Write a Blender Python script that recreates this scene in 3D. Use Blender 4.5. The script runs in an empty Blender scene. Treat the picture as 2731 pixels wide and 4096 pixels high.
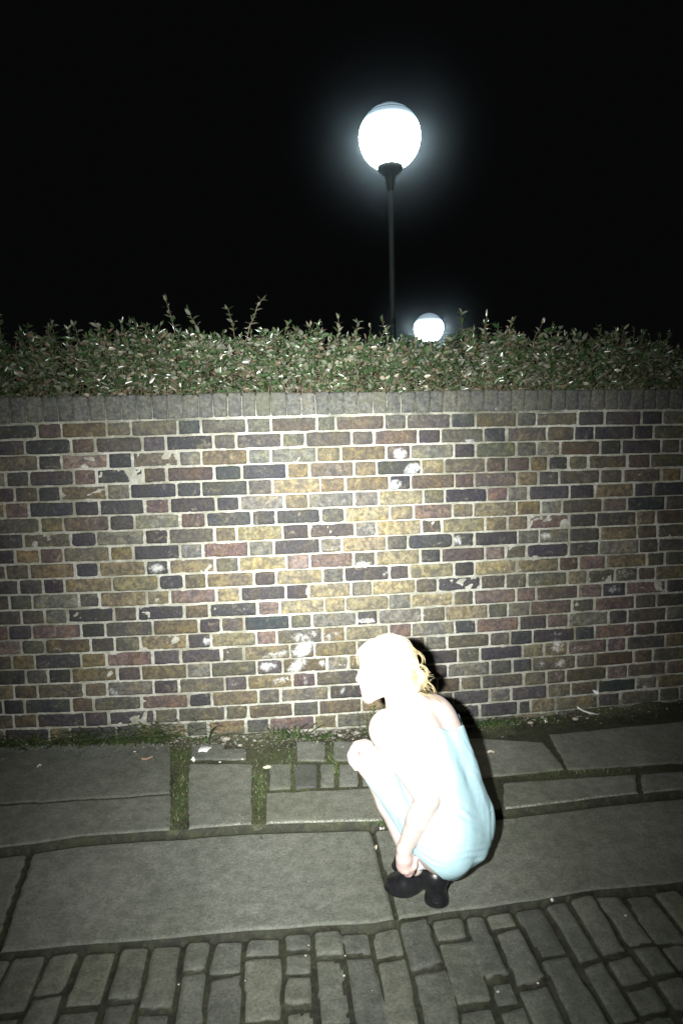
import bpy, math, random
import numpy as np
from mathutils import Vector, noise as mnoise

random.seed(7); rng = np.random.default_rng(7)
SC = bpy.context.scene
COL = SC.collection
# ------------------------------------------------------------------ camera
FPX, CX, CY, CAMH = 2650.0, 1365.5, 2048.0, 1.40
PITCH, YAW, ROLL = math.radians(6.4), 0.0985, 0.0252
def cam_axes():
    cy, sy, cp, sp = math.cos(YAW), math.sin(YAW), math.cos(PITCH), math.sin(PITCH)
    f = np.array([sy*cp, cy*cp, -sp]); r = np.array([cy, -sy, 0.0]); u = np.cross(r, f)
    cr, sr = math.cos(ROLL), math.sin(ROLL)
    return f, r*cr - u*sr, u*cr + r*sr
CF, CR, CU = cam_axes()
cd = bpy.data.cameras.new('camera'); cam = bpy.data.objects.new('camera', cd); COL.objects.link(cam)
cd.sensor_fit = 'VERTICAL'; cd.sensor_height = 36.0; cd.lens = FPX/4096*36
cd.clip_start = 0.05; cd.clip_end = 400
from mathutils import Matrix
Mx = Matrix(((CR[0], CU[0], -CF[0], 0), (CR[1], CU[1], -CF[1], 0), (CR[2], CU[2], -CF[2], CAMH), (0, 0, 0, 1)))
cam.matrix_world = Mx
SC.camera = cam
# ------------------------------------------------------------------ world, exposure, flash
w = bpy.data.worlds.new('World'); SC.world = w; w.use_nodes = True
bg = w.node_tree.nodes['Background']; bg.inputs[0].default_value = (0.9, 0.95, 1.0, 1); bg.inputs[1].default_value = 0.0022
SC.view_settings.view_transform = 'Standard'; SC.view_settings.look = 'None'
SC.view_settings.exposure = 0; SC.view_settings.gamma = 1
SC.cycles.max_bounces = 6; SC.cycles.diffuse_bounces = 3; SC.cycles.volume_bounces = 0
SC.cycles.transparent_max_bounces = 8
fl = bpy.data.lights.new('camera_flash', 'SPOT'); flo = bpy.data.objects.new('camera_flash', fl); COL.objects.link(flo)
fl.energy = 2250; fl.spot_size = math.radians(160); fl.spot_blend = 1.0; fl.shadow_soft_size = 0.022; fl.color = (0.985, 1.0, 0.975)
fpos = np.array([0, 0, CAMH]) - 0.17*CR + 0.03*CU
# aimed a little above the middle of the frame
fdir = CF + CR*((1430-CX)/FPX) - CU*((2170-CY)/FPX)
flo.location = Vector(fpos); flo.rotation_euler = Vector(fdir).to_track_quat('-Z', 'Y').to_euler()
flo.scale = (.175, .275, 1)      # the tube reflector throws a beam longer than it is wide

# ------------------------------------------------------------------ helpers
WALLY = 3.276
CAM0 = np.array([0, 0, CAMH])
def ray(px, py): return CF + CR*((px-CX)/FPX) - CU*((py-CY)/FPX)
def on_wall(px, py):
    r = ray(px, py); t = WALLY/r[1]; return t*r[0], CAMH+t*r[2]
def at_y(px, py, y):
    r = ray(px, py); t = y/r[1]; return np.array([t*r[0], y, CAMH+t*r[2]])
def at_z(px, py, z):
    r = ray(px, py); t = (z-CAMH)/r[2]; return CAM0 + t*r
def to_px(P):
    v = np.asarray(P) - CAM0; d = v@CF
    return CX+FPX*(v@CR)/d, CY-FPX*(v@CU)/d
def tag(o, label=None, cat=None, group=None, kind=None):
    if label: o['label'] = label
    if cat: o['category'] = cat
    if group: o['group'] = group
    if kind: o['kind'] = kind
    return o
def empty(name, loc=(0, 0, 0)):
    o = bpy.data.objects.new(name, None); COL.objects.link(o); o.location = loc; o.empty_display_size = 0.1; return o
def mesh_obj(name, V, F, mat, parent=None, smooth=False, attrs=None):
    V = np.asarray(V, dtype=np.float32)
    me = bpy.data.meshes.new(name)
    if isinstance(F, np.ndarray):
        n, k = F.shape
        me.vertices.add(len(V)); me.vertices.foreach_set('co', V.ravel())
        me.loops.add(n*k); me.loops.foreach_set('vertex_index', F.astype(np.int32).ravel())
        me.polygons.add(n); me.polygons.foreach_set('loop_start', np.arange(0, n*k, k, dtype=np.int32))
        me.polygons.foreach_set('loop_total', np.full(n, k, dtype=np.int32))
        me.update(calc_edges=True); me.validate()
    else:
        me.from_pydata([tuple(map(float, v)) for v in V], [], F); me.update()
    if smooth: me.polygons.foreach_set('use_smooth', np.ones(len(me.polygons), dtype=bool))
    for an, arr in (attrs or {}).items():
        arr = np.asarray(arr, dtype=np.float32)
        if arr.ndim == 2:
            a = me.attributes.new(an, 'FLOAT_COLOR', 'POINT')
            if arr.shape[1] == 3: arr = np.concatenate([arr, np.ones((len(arr), 1), np.float32)], 1)
            a.data.foreach_set('color', arr.ravel())
        else:
            a = me.attributes.new(an, 'FLOAT', 'POINT'); a.data.foreach_set('value', arr)
    me.materials.append(mat)
    o = bpy.data.objects.new(name, me); COL.objects.link(o)
    if parent is not None:
        o.parent = parent; o.matrix_parent_inverse = Matrix.Translation(parent.location).inverted()
    return o
class Acc:
    """collects pieces with per-vertex attributes into one mesh"""
    def __init__(s): s.V = []; s.F = []; s.n = 0; s.A = {}
    def add(s, V, F, **attrs):
        V = np.asarray(V, float); s.V.append(V); s.F += [tuple(i+s.n for i in f) for f in F]
        for k, v in attrs.items():
            v = np.asarray(v, float)
            if v.ndim == 0: v = np.full(len(V), float(v))
            elif v.shape == (3,) : v = np.tile(v, (len(V), 1))
            s.A.setdefault(k, []).append(v)
        s.n += len(V)
    def build(s, name, mat, parent=None, smooth=False):
        return mesh_obj(name, np.concatenate(s.V), s.F, mat, parent, smooth, {k: np.concatenate(v) for k, v in s.A.items()})
def tube(pts, rad, n=5):
    pts = [np.asarray(p, float) for p in pts]; m = len(pts)
    if np.isscalar(rad): rad = [rad]*m
    V = []; F = []
    up = np.array([0.13, 0.31, 0.94])
    for i, p in enumerate(pts):
        d = pts[min(i+1, m-1)]-pts[max(i-1, 0)]; d = d/(np.linalg.norm(d)+1e-9)
        a = np.cross(d, up); a = a/(np.linalg.norm(a)+1e-9); b = np.cross(d, a)
        for k in range(n):
            t = 2*math.pi*k/n; V.append(p+rad[i]*(a*math.cos(t)+b*math.sin(t)))
    for i in range(m-1):
        for k in range(n):
            k2 = (k+1) % n; F.append((i*n+k, i*n+k2, (i+1)*n+k2, (i+1)*n+k))
    F.append(tuple(range(n))[::-1]); F.append(tuple(range((m-1)*n, m*n)))
    return V, F
def lathe(prof, n=48):
    V = []; F = []
    for r, z in prof:
        for k in range(n):
            t = 2*math.pi*k/n; V.append((r*math.cos(t), r*math.sin(t), z))
    for i in range(len(prof)-1):
        for k in range(n):
            k2 = (k+1) % n; F.append((i*n+k, i*n+k2, (i+1)*n+k2, (i+1)*n+k))
    return np.array(V), F
# tileable-free value noise, vectorised
_P = rng.random((64, 64, 64)).astype(np.float32)
def vnoise(X, Y, Z, s):
    x, y, z = X*s+100.3, Y*s+57.1, Z*s+31.7
    xi, yi, zi = np.floor(x).astype(int), np.floor(y).astype(int), np.floor(z).astype(int)
    fx, fy, fz = x-xi, y-yi, z-zi
    fx, fy, fz = fx*fx*(3-2*fx), fy*fy*(3-2*fy), fz*fz*(3-2*fz)
    g = lambda a, b, c: _P[(xi+a) & 63, (yi+b) & 63, (zi+c) & 63]
    x00 = g(0,0,0)*(1-fx)+g(1,0,0)*fx; x10 = g(0,1,0)*(1-fx)+g(1,1,0)*fx
    x01 = g(0,0,1)*(1-fx)+g(1,0,1)*fx; x11 = g(0,1,1)*(1-fx)+g(1,1,1)*fx
    return ((x00*(1-fy)+x10*fy)*(1-fz)+(x01*(1-fy)+x11*fy)*fz)*2-1
def fbm(X, Y, Z, s, o=3):
    r = 0; a = 1; t = 0
    for i in range(o): r = r+a*vnoise(X+i*3.1, Y-i*1.7, Z+i*2.3, s*2**i); t += a; a *= .5
    return r/t
# ---- material node helper
class NT:
    def __init__(s, name):
        s.m = bpy.data.materials.new(name); s.m.use_nodes = True; s.t = s.m.node_tree; s.t.nodes.clear()
        s.out = s.t.nodes.new('ShaderNodeOutputMaterial'); s.p = s.t.nodes.new('ShaderNodeBsdfPrincipled')
        s.t.links.new(s.p.outputs[0], s.out.inputs[0]); s.tc = s.t.nodes.new('ShaderNodeTexCoord').outputs['Object']
    def set(s, node, i, v):
        sock = node.inputs[i]
        if hasattr(v, 'is_linked') or isinstance(v, bpy.types.NodeSocket): s.t.links.new(v, sock)
        else:
            if isinstance(v, tuple) and len(v) == 3 and sock.type == 'RGBA': v = (*v, 1)
            sock.default_value = v
    def noise(s, scale, detail=4, rough=.6, vec=None, dist=0, out='Fac'):
        n = s.t.nodes.new('ShaderNodeTexNoise'); s.set(n, 'Vector', vec or s.tc); n.inputs['Scale'].default_value = scale
        n.inputs['Detail'].default_value = detail; n.inputs['Roughness'].default_value = rough; n.inputs['Distortion'].default_value = dist
        return n.outputs[out]
    def attr(s, name, fac=True):
        n = s.t.nodes.new('ShaderNodeAttribute'); n.attribute_name = name; return n.outputs['Fac' if fac else 'Color']
    def ramp(s, fac, stops, interp='LINEAR'):
        n = s.t.nodes.new('ShaderNodeValToRGB'); s.set(n, 0, fac); e = n.color_ramp.elements; n.color_ramp.interpolation = interp
        while len(e) < len(stops): e.new(0.5)
        for i, (p, c) in enumerate(stops):
            e[i].position = p; e[i].color = (*c, 1) if isinstance(c, tuple) else (c, c, c, 1)
        return n.outputs[0]
    def mix(s, fac, a, b, mode='MIX'):
        n = s.t.nodes.new('ShaderNodeMix'); n.data_type = 'RGBA'; n.blend_type = mode
        s.set(n, 0, fac); s.set(n, 6, a); s.set(n, 7, b); return n.outputs[2]
    def math(s, op, a, b=0.0, clamp=False):
        n = s.t.nodes.new('ShaderNodeMath'); n.operation = op; n.use_clamp = clamp; s.set(n, 0, a); s.set(n, 1, b); return n.outputs[0]
    def rng(s, v, a, b, c=0.0, d=1.0, smooth=True):
        n = s.t.nodes.new('ShaderNodeMapRange'); n.interpolation_type = 'SMOOTHSTEP' if smooth else 'LINEAR'
        s.set(n, 0, v); s.set(n, 1, a); s.set(n, 2, b); s.set(n, 3, c); s.set(n, 4, d); return n.outputs[0]
    def bump(s, h, strength=.5, dist=.005):
        n = s.t.nodes.new('ShaderNodeBump'); n.inputs['Strength'].default_value = strength; n.inputs['Distance'].default_value = dist
        s.set(n, 'Height', h); s.t.links.new(n.outputs[0], s.p.inputs['Normal'])
    def base(s, c): s.set(s.p, 'Base Color', c)
    def fin(s, rough=.8, spec=.3, **k):
        s.set(s.p, 'Roughness', rough); s.set(s.p, 'Specular IOR Level', spec)
        for a, b in k.items(): s.set(s.p, a, b)
        return s.m

# ------------------------------------------------------------------ materials
def mat_brick():
    n = NT('old_brick'); col = n.attr('col', False); edge = n.attr('edge'); paint = n.attr('paint'); moss = n.attr('moss'); mort = n.attr('mort')
    big = n.noise(9, 5, .62); fine = n.noise(70, 5, .7); mid = n.noise(26, 5, .65, dist=.6); vf = n.noise(260, 3, .7)
    # burnt / pale blotches in each brick
    c = n.mix(n.rng(mid, .40, .60), n.mix(.55, col, (.04, .038, .042)), col)
    c = n.mix(1.0, c, n.ramp(n.noise(12, 3, .6), [(.35, (.84, .86, .94)), (.5, (1, 1, 1)), (.66, (1.14, 1.08, .88))]), 'MULTIPLY')
    c = n.mix(n.rng(n.noise(17, 4, .7, dist=1.2), .56, .74, 0, .55), c, n.mix(.5, col, (.42, .36, .22)))
    c = n.mix(n.rng(fine, .35, .75, 0, 1), n.mix(1.0, c, (.68, .68, .68), 'MULTIPLY'), n.mix(1.0, c, (1.32, 1.3, 1.27), 'MULTIPLY'))
    c = n.mix(n.rng(n.noise(150, 2, .5), .70, .78, 0, .5), c, (.5, .48, .42))
    # mortar joint colour and lime smears over the brick edge
    mc = n.mix(n.rng(fine, .3, .7), (.29, .288, .245), (.50, .495, .435))
    mc = n.mix(n.rng(big, .42, .66, 0, .8), mc, (.20, .195, .145))
    mc = n.mix(n.rng(n.noise(1.6, 5, .6), .42, .62, 0, .6), mc, n.mix(1.0, mc, (.55, .55, .5), 'MULTIPLY'))
    smear = n.math('ADD', n.math('MULTIPLY', edge, .62), n.math('MULTIPLY', n.math('ADD', mid, n.math('MULTIPLY', n.noise(7, 3, .6), .5)), .5))
    sm = n.rng(smear, 1.02, 1.12)
    c = n.mix(n.math('MULTIPLY', sm, .85), c, mc)
    c = n.mix(mort, c, mc)
    # white paint remnants
    pn = n.math('ADD', paint, n.math('MULTIPLY', n.math('SUBTRACT', n.noise(42, 7, .8, dist=.5), .5), 1.9))
    c = n.mix(n.rng(pn, .50, .95, 0, .75), c, n.mix(n.rng(vf, .3, .7), (.46, .47, .46), (.64, .64, .61)))
    # soot and algae
    mn = n.math('ADD', moss, n.math('MULTIPLY', n.math('SUBTRACT', n.noise(14, 6, .7), .5), 1.1))
    c = n.mix(n.rng(mn, .40, .95, 0, .8), c, n.mix(n.rng(fine, .35, .65), (.05, .053, .045), (.13, .135, .105)))
    g = n.rng(n.math('MULTIPLY', moss, n.noise(5, 5, .6)), .30, .55, 0, .55)
    c = n.mix(g, c, (.085, .09, .05))
    n.base(c)
    h = n.math('ADD', n.math('MULTIPLY', fine, .6), n.math('ADD', mid, n.math('MULTIPLY', vf, .35)))
    n.bump(h, .85, .006)
    return n.fin(.72, .35)
def mat_ground(name, dark, light, mossc=(.04, .046, .022)):
    n = NT(name); st = n.attr('stone'); tint = n.attr('tint'); moss = n.attr('moss')
    big = n.noise(3.5, 5, .65); mid = n.noise(22, 5, .65); fine = n.noise(110, 4, .7); vf = n.noise(420, 2, .6)
    c = n.mix(n.rng(mid, .3, .7), dark, light)
    c = n.mix(n.rng(big, .35, .65, 0, .6), c, n.mix(1, c, (.72, .74, .72), 'MULTIPLY'))
    c = n.mix(1.0, c, n.ramp(tint, [(0, (.62, .62, .66)), (.5, (1, 1, 1)), (1, (1.16, 1.13, 1.05))]), 'MULTIPLY')
    c = n.mix(n.rng(fine, .3, .7), n.mix(1, c, (.74, .75, .74), 'MULTIPLY'), n.mix(1, c, (1.22, 1.22, 1.2), 'MULTIPLY'))
    c = n.mix(n.rng(n.noise(6, 6, .7, dist=1.0), .55, .72, 0, .5), c, n.mix(1, c, (.62, .66, .60), 'MULTIPLY'))
    c = n.mix(n.rng(n.noise(1.3, 3, .6), .4, .6, 0, .6), c, n.mix(1, c, (.80, .82, .74), 'MULTIPLY'))
    c = n.mix(n.rng(n.noise(11, 3, .5), .68, .72, 0, .5), c, n.mix(1, c, (.55, .56, .54), 'MULTIPLY'))
    c = n.mix(n.rng(vf, .64, .76, 0, .4), c, (.42, .4, .36))
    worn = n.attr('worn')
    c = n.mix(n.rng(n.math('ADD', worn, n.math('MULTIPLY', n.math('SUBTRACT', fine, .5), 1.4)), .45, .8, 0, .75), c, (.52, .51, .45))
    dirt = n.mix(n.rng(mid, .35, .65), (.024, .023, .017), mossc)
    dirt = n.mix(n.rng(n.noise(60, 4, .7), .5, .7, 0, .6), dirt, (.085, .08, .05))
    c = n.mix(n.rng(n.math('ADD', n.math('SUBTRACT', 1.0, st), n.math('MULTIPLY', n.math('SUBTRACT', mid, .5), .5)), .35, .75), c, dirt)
    mn = n.math('ADD', moss, n.math('MULTIPLY', n.math('SUBTRACT', n.noise(30, 6, .75), .5), 1.2))
    c = n.mix(n.rng(mn, .45, .85, 0, .8), c, n.mix(n.rng(fine, .35, .65), (.035, .036, .02), n.mix(n.rng(big, .4, .6), (.12, .125, .07), (.085, .11, .035))))
    n.base(c)
    n.bump(n.math('ADD', fine, n.math('ADD', n.math('MULTIPLY', mid, .8), n.math('MULTIPLY', vf, .3))), .6, .005)
    return n.fin(.7, .4)
def mat_simple(name, col, rough=.7, spec=.3, var=.0, scale=40, bump=0, **k):
    n = NT(name)
    if var:
        c = n.mix(n.rng(n.noise(scale, 4, .6), .3, .7), tuple(x*(1-var) for x in col), tuple(min(1, x*(1+var)) for x in col)); n.base(c)
    else: n.base(col)
    if bump: n.bump(n.noise(scale*2, 4, .6), bump, .004)
    return n.fin(rough, spec, **k)
def mat_vcol(name, rough=.6, spec=.3, var=.15, scale=60, bump=0, bscale=120, **k):
    n = NT(name); c = n.attr('col', False)
    f = n.rng(n.noise(scale, 3, .6), .3, .7, 1-var, 1+var)
    n.base(n.mix(1.0, c, f, 'MULTIPLY'))
    if bump: n.bump(n.noise(bscale, 3, .6), bump, .003)
    return n.fin(rough, spec, **k)
def mat_emit(name, col, strength):
    n = NT(name); n.base(col)
    return n.fin(.3, .5, **{'Emission Color': (*col, 1), 'Emission Strength': strength})
M_brick = mat_brick()
M_pave = mat_ground('worn_paving_stone', (.155, .160, .138), (.225, .230, .200))
M_sett = mat_ground('worn_granite_sett', (.130, .136, .115), (.205, .21, .180), (.045, .050, .028))

# ------------------------------------------------------------------ brick wall
# course line k (0 = under the coping): photo height of the bed joint as a smooth curve of k and x
PC = [1661.615, 619.599, -12.239, -31.148, -31.781, 1.436, 8.473, -15.869, 0.106, 2.64]
def bed(k, px):
    x = (np.clip(px, -60, 2790)-1365)/1365; n = k/10
    y = PC[0]+PC[1]*n+PC[2]*n*n+PC[3]*x+PC[4]*x*n+PC[5]*x*n*n+PC[6]*x*x+PC[7]*x*x*n+PC[8]*n**3+PC[9]*x**3
    return y
ZTOP = 1.624
_xs = np.linspace(-60, 2790, 60)
_bedz = {}
def bed_z(k, X):
    if k not in _bedz:
        P = [on_wall(p, bed(k, p)) for p in _xs]; _bedz[k] = (np.array([q[0] for q in P]), np.array([q[1] for q in P]))
    return np.interp(X, *_bedz[k])
# perpend joints read off each course, in photo columns
TX = [0, 700, 1400, 2031]
J = [
 [[345, 560, 960, 1180], [25, 235, 645, 860, 1270, 1440], [305, 500, 900, 1120, 1490], [250, 620, 860, 1190, 1380]],
 [[230, 645, 860, 1280, 1490], [345, 550, 955, 1170], [10, 212, 605, 810, 1190, 1395], [345, 590, 765, 1120, 1300]],
 [[350, 560, 975, 1190], [40, 240, 655, 860, 1265, 1485], [325, 540, 925, 1120, 1485], [255, 465, 820, 1010, 1365, 1535]],
 [[60, 270, 670, 870, 1290, 1500], [355, 600, 1005, 1205], [35, 235, 635, 840, 1210, 1395], [190, 355, 535, 712, 1065, 1270]],
 [[140, 350, 550, 965, 1170], [20, 240, 655, 875, 1300, 1525], [350, 545, 935, 1110, 1490], [268, 455, 822, 1020, 1365, 1550]],
 [[55, 265, 675, 895, 1300, 1525], [372, 582, 980, 1195], [35, 255, 655, 845, 1225, 1405], [182, 548, 772, 1122, 1297]],
 [[370, 575, 985, 1210], [52, 280, 690, 908, 1305, 1520], [355, 565, 915, 1100, 1485], [290, 480, 840, 1057, 1405]],
 [[220, 640, 870, 1300, 1515], [355, 558, 965, 1202], [42, 238, 635, 822, 1205, 1405], [178, 545, 785, 1140, 1320]],
 [[150, 365, 575, 990, 1200], [50, 255, 660, 888, 1300, 1495], [325, 517, 918, 1112, 1498], [275, 540, 820, 1150, 1330]],
 [[60, 270, 680, 895, 1310, 1520], [365, 575, 1000, 1205], [30, 228, 625, 815, 1203, 1390], [162, 538, 810, 1165, 1340]],
 [[180, 390, 590, 1010], [85, 285, 708, 908, 1322, 1515], [350, 533, 925, 1115, 1490], [450, 630, 870, 1235, 1400]],
 [[95, 300, 710, 900, 1320, 1525], [375, 590, 995, 1195], [10, 197, 585, 780, 1170, 1388], [165, 530, 708, 950, 1160, 1315]],
 [[200, 410, 610, 1030, 1235], [85, 310, 740, 945, 1340, 1525], [345, 540, 925, 1105, 1480], [250, 622, 838, 1050, 1410]],
 [[85, 295, 735, 950, 1375], [415, 622, 1030, 1230], [60, 250, 645, 850, 1230, 1410], [195, 565, 770, 1130, 1325]],
 [[200, 410, 820, 1035, 1260], [115, 325, 730, 912, 1320, 1525], [350, 550, 932, 1125, 1510], [345, 535, 895, 1065, 1410]],
 [[120, 320, 735, 960, 1375], [55, 415, 625, 1030, 1250], [60, 260, 670, 868, 1245, 1430], [215, 595, 770, 1132, 1315]],
 [[240, 440, 645, 1060, 1270], [110, 325, 735, 965, 1360, 1555], [350, 560, 960, 1160, 1540], [320, 530, 880, 1055, 1400]],
 [[135, 345, 760, 970, 1380], [40, 450, 650, 1055, 1260], [80, 480, 870, 1250, 1450], [215, 600, 775, 1120, 1290]],
 [[35, 230, 645, 850, 1270], [125, 335, 748, 945, 1380], [200, 400, 780, 985, 1175, 1550], [340, 515, 880, 1060, 1410]],
 [[130, 340, 765, 975, 1395], [30, 455, 660, 1060, 1290], [100, 500, 700, 920, 1245, 1440], [345, 560, 800, 1140, 1330]],
 [[50, 450, 640, 1050, 1260], [100, 300, 640, 850, 1250, 1450], [300, 500, 900, 1160, 1500], [200, 420, 800, 1000, 1350]],
 [[150, 350, 760, 960, 1370], [30, 440, 640, 1040, 1250], [80, 480, 690, 1080, 1280], [60, 430, 620, 990, 1180]],
 [[250, 650, 860, 1270], [20, 230, 640, 850, 1260], [90, 300, 700, 900, 1300], [80, 280, 650, 850, 1230]],
]
NR = len(J)
# bricks that stand out in the photo: photo column, photo row, kind
def T(t, x, y):
    return ('ABCDEFGH'.index(t) % 4, x, y, t)
MARK = {}
for kind, lst in {
 'Y': [('C',450,985),('C',150,1130),('C',450,1255),('C',150,1390),('G',420,70),('C',1000,1210),('B',1100,880),('B',750,1300),('F',700,120),('F',480,400),('G',100,460),('F',1140,500),('F',1430,500),('F',530,790),('G',1040,550),('G',1320,150),('G',150,720),('G',380,590),('G',380,325),('C',450,1110),('C',1000,1090),('G',700,440),('G',700,180),('C',1300,1090),('H',220,900),('F',1050,240),('H',620,230)],
 'O': [('B',450,1310),('C',100,860),('C',1300,1210),('D',180,1075),('D',80,1210),('H',180,140),('E',1300,300),('E',1100,170),('D',1100,1290),('C',150,580),('C',130,740),('B',1400,600),('B',1400,880),('D',620,1060+130),('E',1200,430),('E',500,170),('E',1350,850),('E',1400,1090),('F',180,270),('H',1400,210),('B',460,610),('B',1080,1030),('F',540,1310),('D',1440,780),('E',900,1110),('F',1380,870),('H',1500,800)],
 'R': [('B',1390,1560),('F',1390,95),('F',1100,100),('C',1310,960),('G',1290,50),('G',1300,680),('G',1300,410),('H',1000,480),('H',960,850),('H',1000,730),('H',440,630),('H',700,365),('G',450,690),('E',1200,950),('F',820,770),('B',450,1450),('H',750,110),('H',1180,330),('H',700,870),('H',1450,1040),('E',1450,1370),('E',100,860),('C',850,1110),('E',550,720),('H',300,510),('F',840,510),('D',1000,1060),('H',150,400)],
 'K': [('G',1030,690),('G',150,590),('E',790,190),('F',520,520),('C',1010,560),('H',680,745),('H',420,750),('E',570,1520),('A',780,1090),('D',620,1180),('B',1080,1290),('B',150,480),('B',480,760),('B',740,750),('B',140,1060),('B',470,1040),('B',150,900),('B',450,920),('D',450,690),('D',660,410),('C',320,720),('G',980,300),('G',1000,160),('A',1080,1080),('A',700,1370),('C',480,840),('B',1100,1160),('B',800,1170),('B',480,1180),('A',450,960),('F',900,640),('F',800,370),('F',1100,370),('C',1000,1370),('C',1300,1350),('D',1230,1050),('E',470,310),('E',860,720),('E',540,1120),('D',900,550)],
 'G': [('B',780,1020),('C',140,1000),('C',140,1270),('G',100,340),('G',380,590),('F',1400,640),('G',560,700),('G',780,820),('G',1100,1080),('F',1450,1010),('C',700,570),('G',450,460),('D',300,560)]}.items():
    for t, x, y in lst:
        ti = 'ABCDEFGH'.index(t); px = TX[ti % 4]+x/2.24; py = (1550 if ti < 4 else 2200)+y/2.24
        MARK[on_wall(px, py)] = kind
DS = {'Y': .12, 'O': .15, 'R': .35, 'K': .4, 'G': .1, 'D': .1}
marks = [(k[0], k[1], v) for k, v in MARK.items()]
PAL = {'Y': [(.27, .23, .125), (.29, .245, .14), (.235, .205, .125)], 'O': [(.20, .155, .075), (.205, .165, .09), (.175, .14, .075)],
       'R': [(.19, .115, .095), (.165, .10, .09), (.22, .15, .13)], 'K': [(.05, .049, .055), (.058, .053, .056), (.045, .048, .054)],
       'G': [(.17, .167, .135), (.19, .183, .148)], 'D': [(.092, .084, .068), (.105, .095, .078), (.125, .112, .08), (.078, .070, .070), (.14, .126, .088), (.108, .108, .078), (.108, .082, .068), (.115, .088, .055)]}
# worn-off white paint and render: (tile, x, y, half width px, half height px, angle deg, amount)
PA = []
for t, x, y, a, b, ang, s in [('C',440,590,75,55,0,1.15),('C',560,730,95,60,-20,.95),('C',400,870,60,50,0,1.0),('G',120,125,75,35,0,1.0),('G',150,630,85,30,0,1.0),
  ('E',1410,160,75,50,0,.95),('F',285,810,40,50,0,1.05),('F',1150,770,190,60,-8,.72),('F',1400,770,110,60,-8,.72),('F',1150,880,120,75,-35,1.05),('F',900,940,150,50,-10,.75),
  ('F',830,1040,90,50,0,.9),('F',1090,1030,110,60,-35,1.15),('F',960,1160,120,40,-10,.75),('F',1160,1160,40,60,0,.85),('F',530,1190,90,55,0,.55),('H',430,860,80,90,0,.85),('H',940,350,95,60,0,.75),
  ('D',330,1330,60,45,0,.9),('H',460,1010,90,50,0,.8),('H',280,1020,60,50,0,.7),('H',440,1130,60,60,0,.62),('H',430,1230,90,40,0,.62),('H',420,750,80,40,0,.62),('H',250,280,70,45,0,.6),('H',1040,200,120,50,0,.72),
  ('H',620,870,90,40,0,.62),('H',860,1310,90,45,0,.55),('G',640,590,100,40,-10,.65),('F',1500,1250,40,50,0,.8),('C',960,1370,40,60,0,.95),('F',1310,1010,35,45,0,.95),('G',1060,930,60,40,0,.6),('C',780,1390,70,40,0,.5),
  ('F',640,530,60,25,0,.55),('C',1160,770,400,30,0,.3),('E',900,1340,80,40,-10,.5),('E',1030,1270,60,60,0,.75),('E',560,870,120,50,0,.5),('E',600,1010,130,45,0,.5),('C',1310,190,28,22,0,1.2),('C',1060,480,70,22,0,.85),('H',520,1300,220,18,0,.7),
  ('E',870,610,22,12,0,1.1),('E',930,610,20,12,0,.9),('F',160,760,60,50,-30,.5),('A',960,590,130,16,0,.8),('G',310,210,40,25,-40,.75),('F',1100,1480,150,18,0,.3),('B',1370,1450,100,14,0,.8),('F',1190,370,20,60,0,1.1)]:
    ti = 'ABCDEFGH'.index(t); px = TX[ti % 4]+x/2.24; py = (1550 if ti < 4 else 2200)+y/2.24
    X, Z = on_wall(px, py); PA.append((X, Z, a*1.15/2.24/806, b*1.15/2.24/806, math.radians(-ang), s))
def paint_at(X, Z):
    r = np.zeros_like(X)
    for x, z, a, b, g, s in PA:
        dx, dz = X-x, Z-z; u = dx*math.cos(g)+dz*math.sin(g); v = -dx*math.sin(g)+dz*math.cos(g)
        r = np.maximum(r, min(s, 1.0)*.92*np.exp(-((u/a)**2+(v/b)**2)**1.6*.9))
    return r
def zw(X):    # paving height along the foot of the wall
    return -0.115+0.03*((np.clip(X, -2, 3.2)-.6)/1.3)**2
def moss_at(X, Z):
    h = Z-zw(X)
    n = fbm(X, Z, X*0, 2.3)
    low = np.clip(1-(h-.02)/(.20+.09*n), 0, 1)*(.55+.5*fbm(X, Z, X*0+7, 3.5))
    top = np.clip((Z-1.36-.06*n)/.16, 0, 1)*.72
    side = np.clip((np.abs(X-.45)-1.15)/1.2, 0, 1)*.12*np.clip((0.9-h)/.5, 0, 1)
    return np.clip(np.maximum(low, top)+side, 0, 1)
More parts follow.
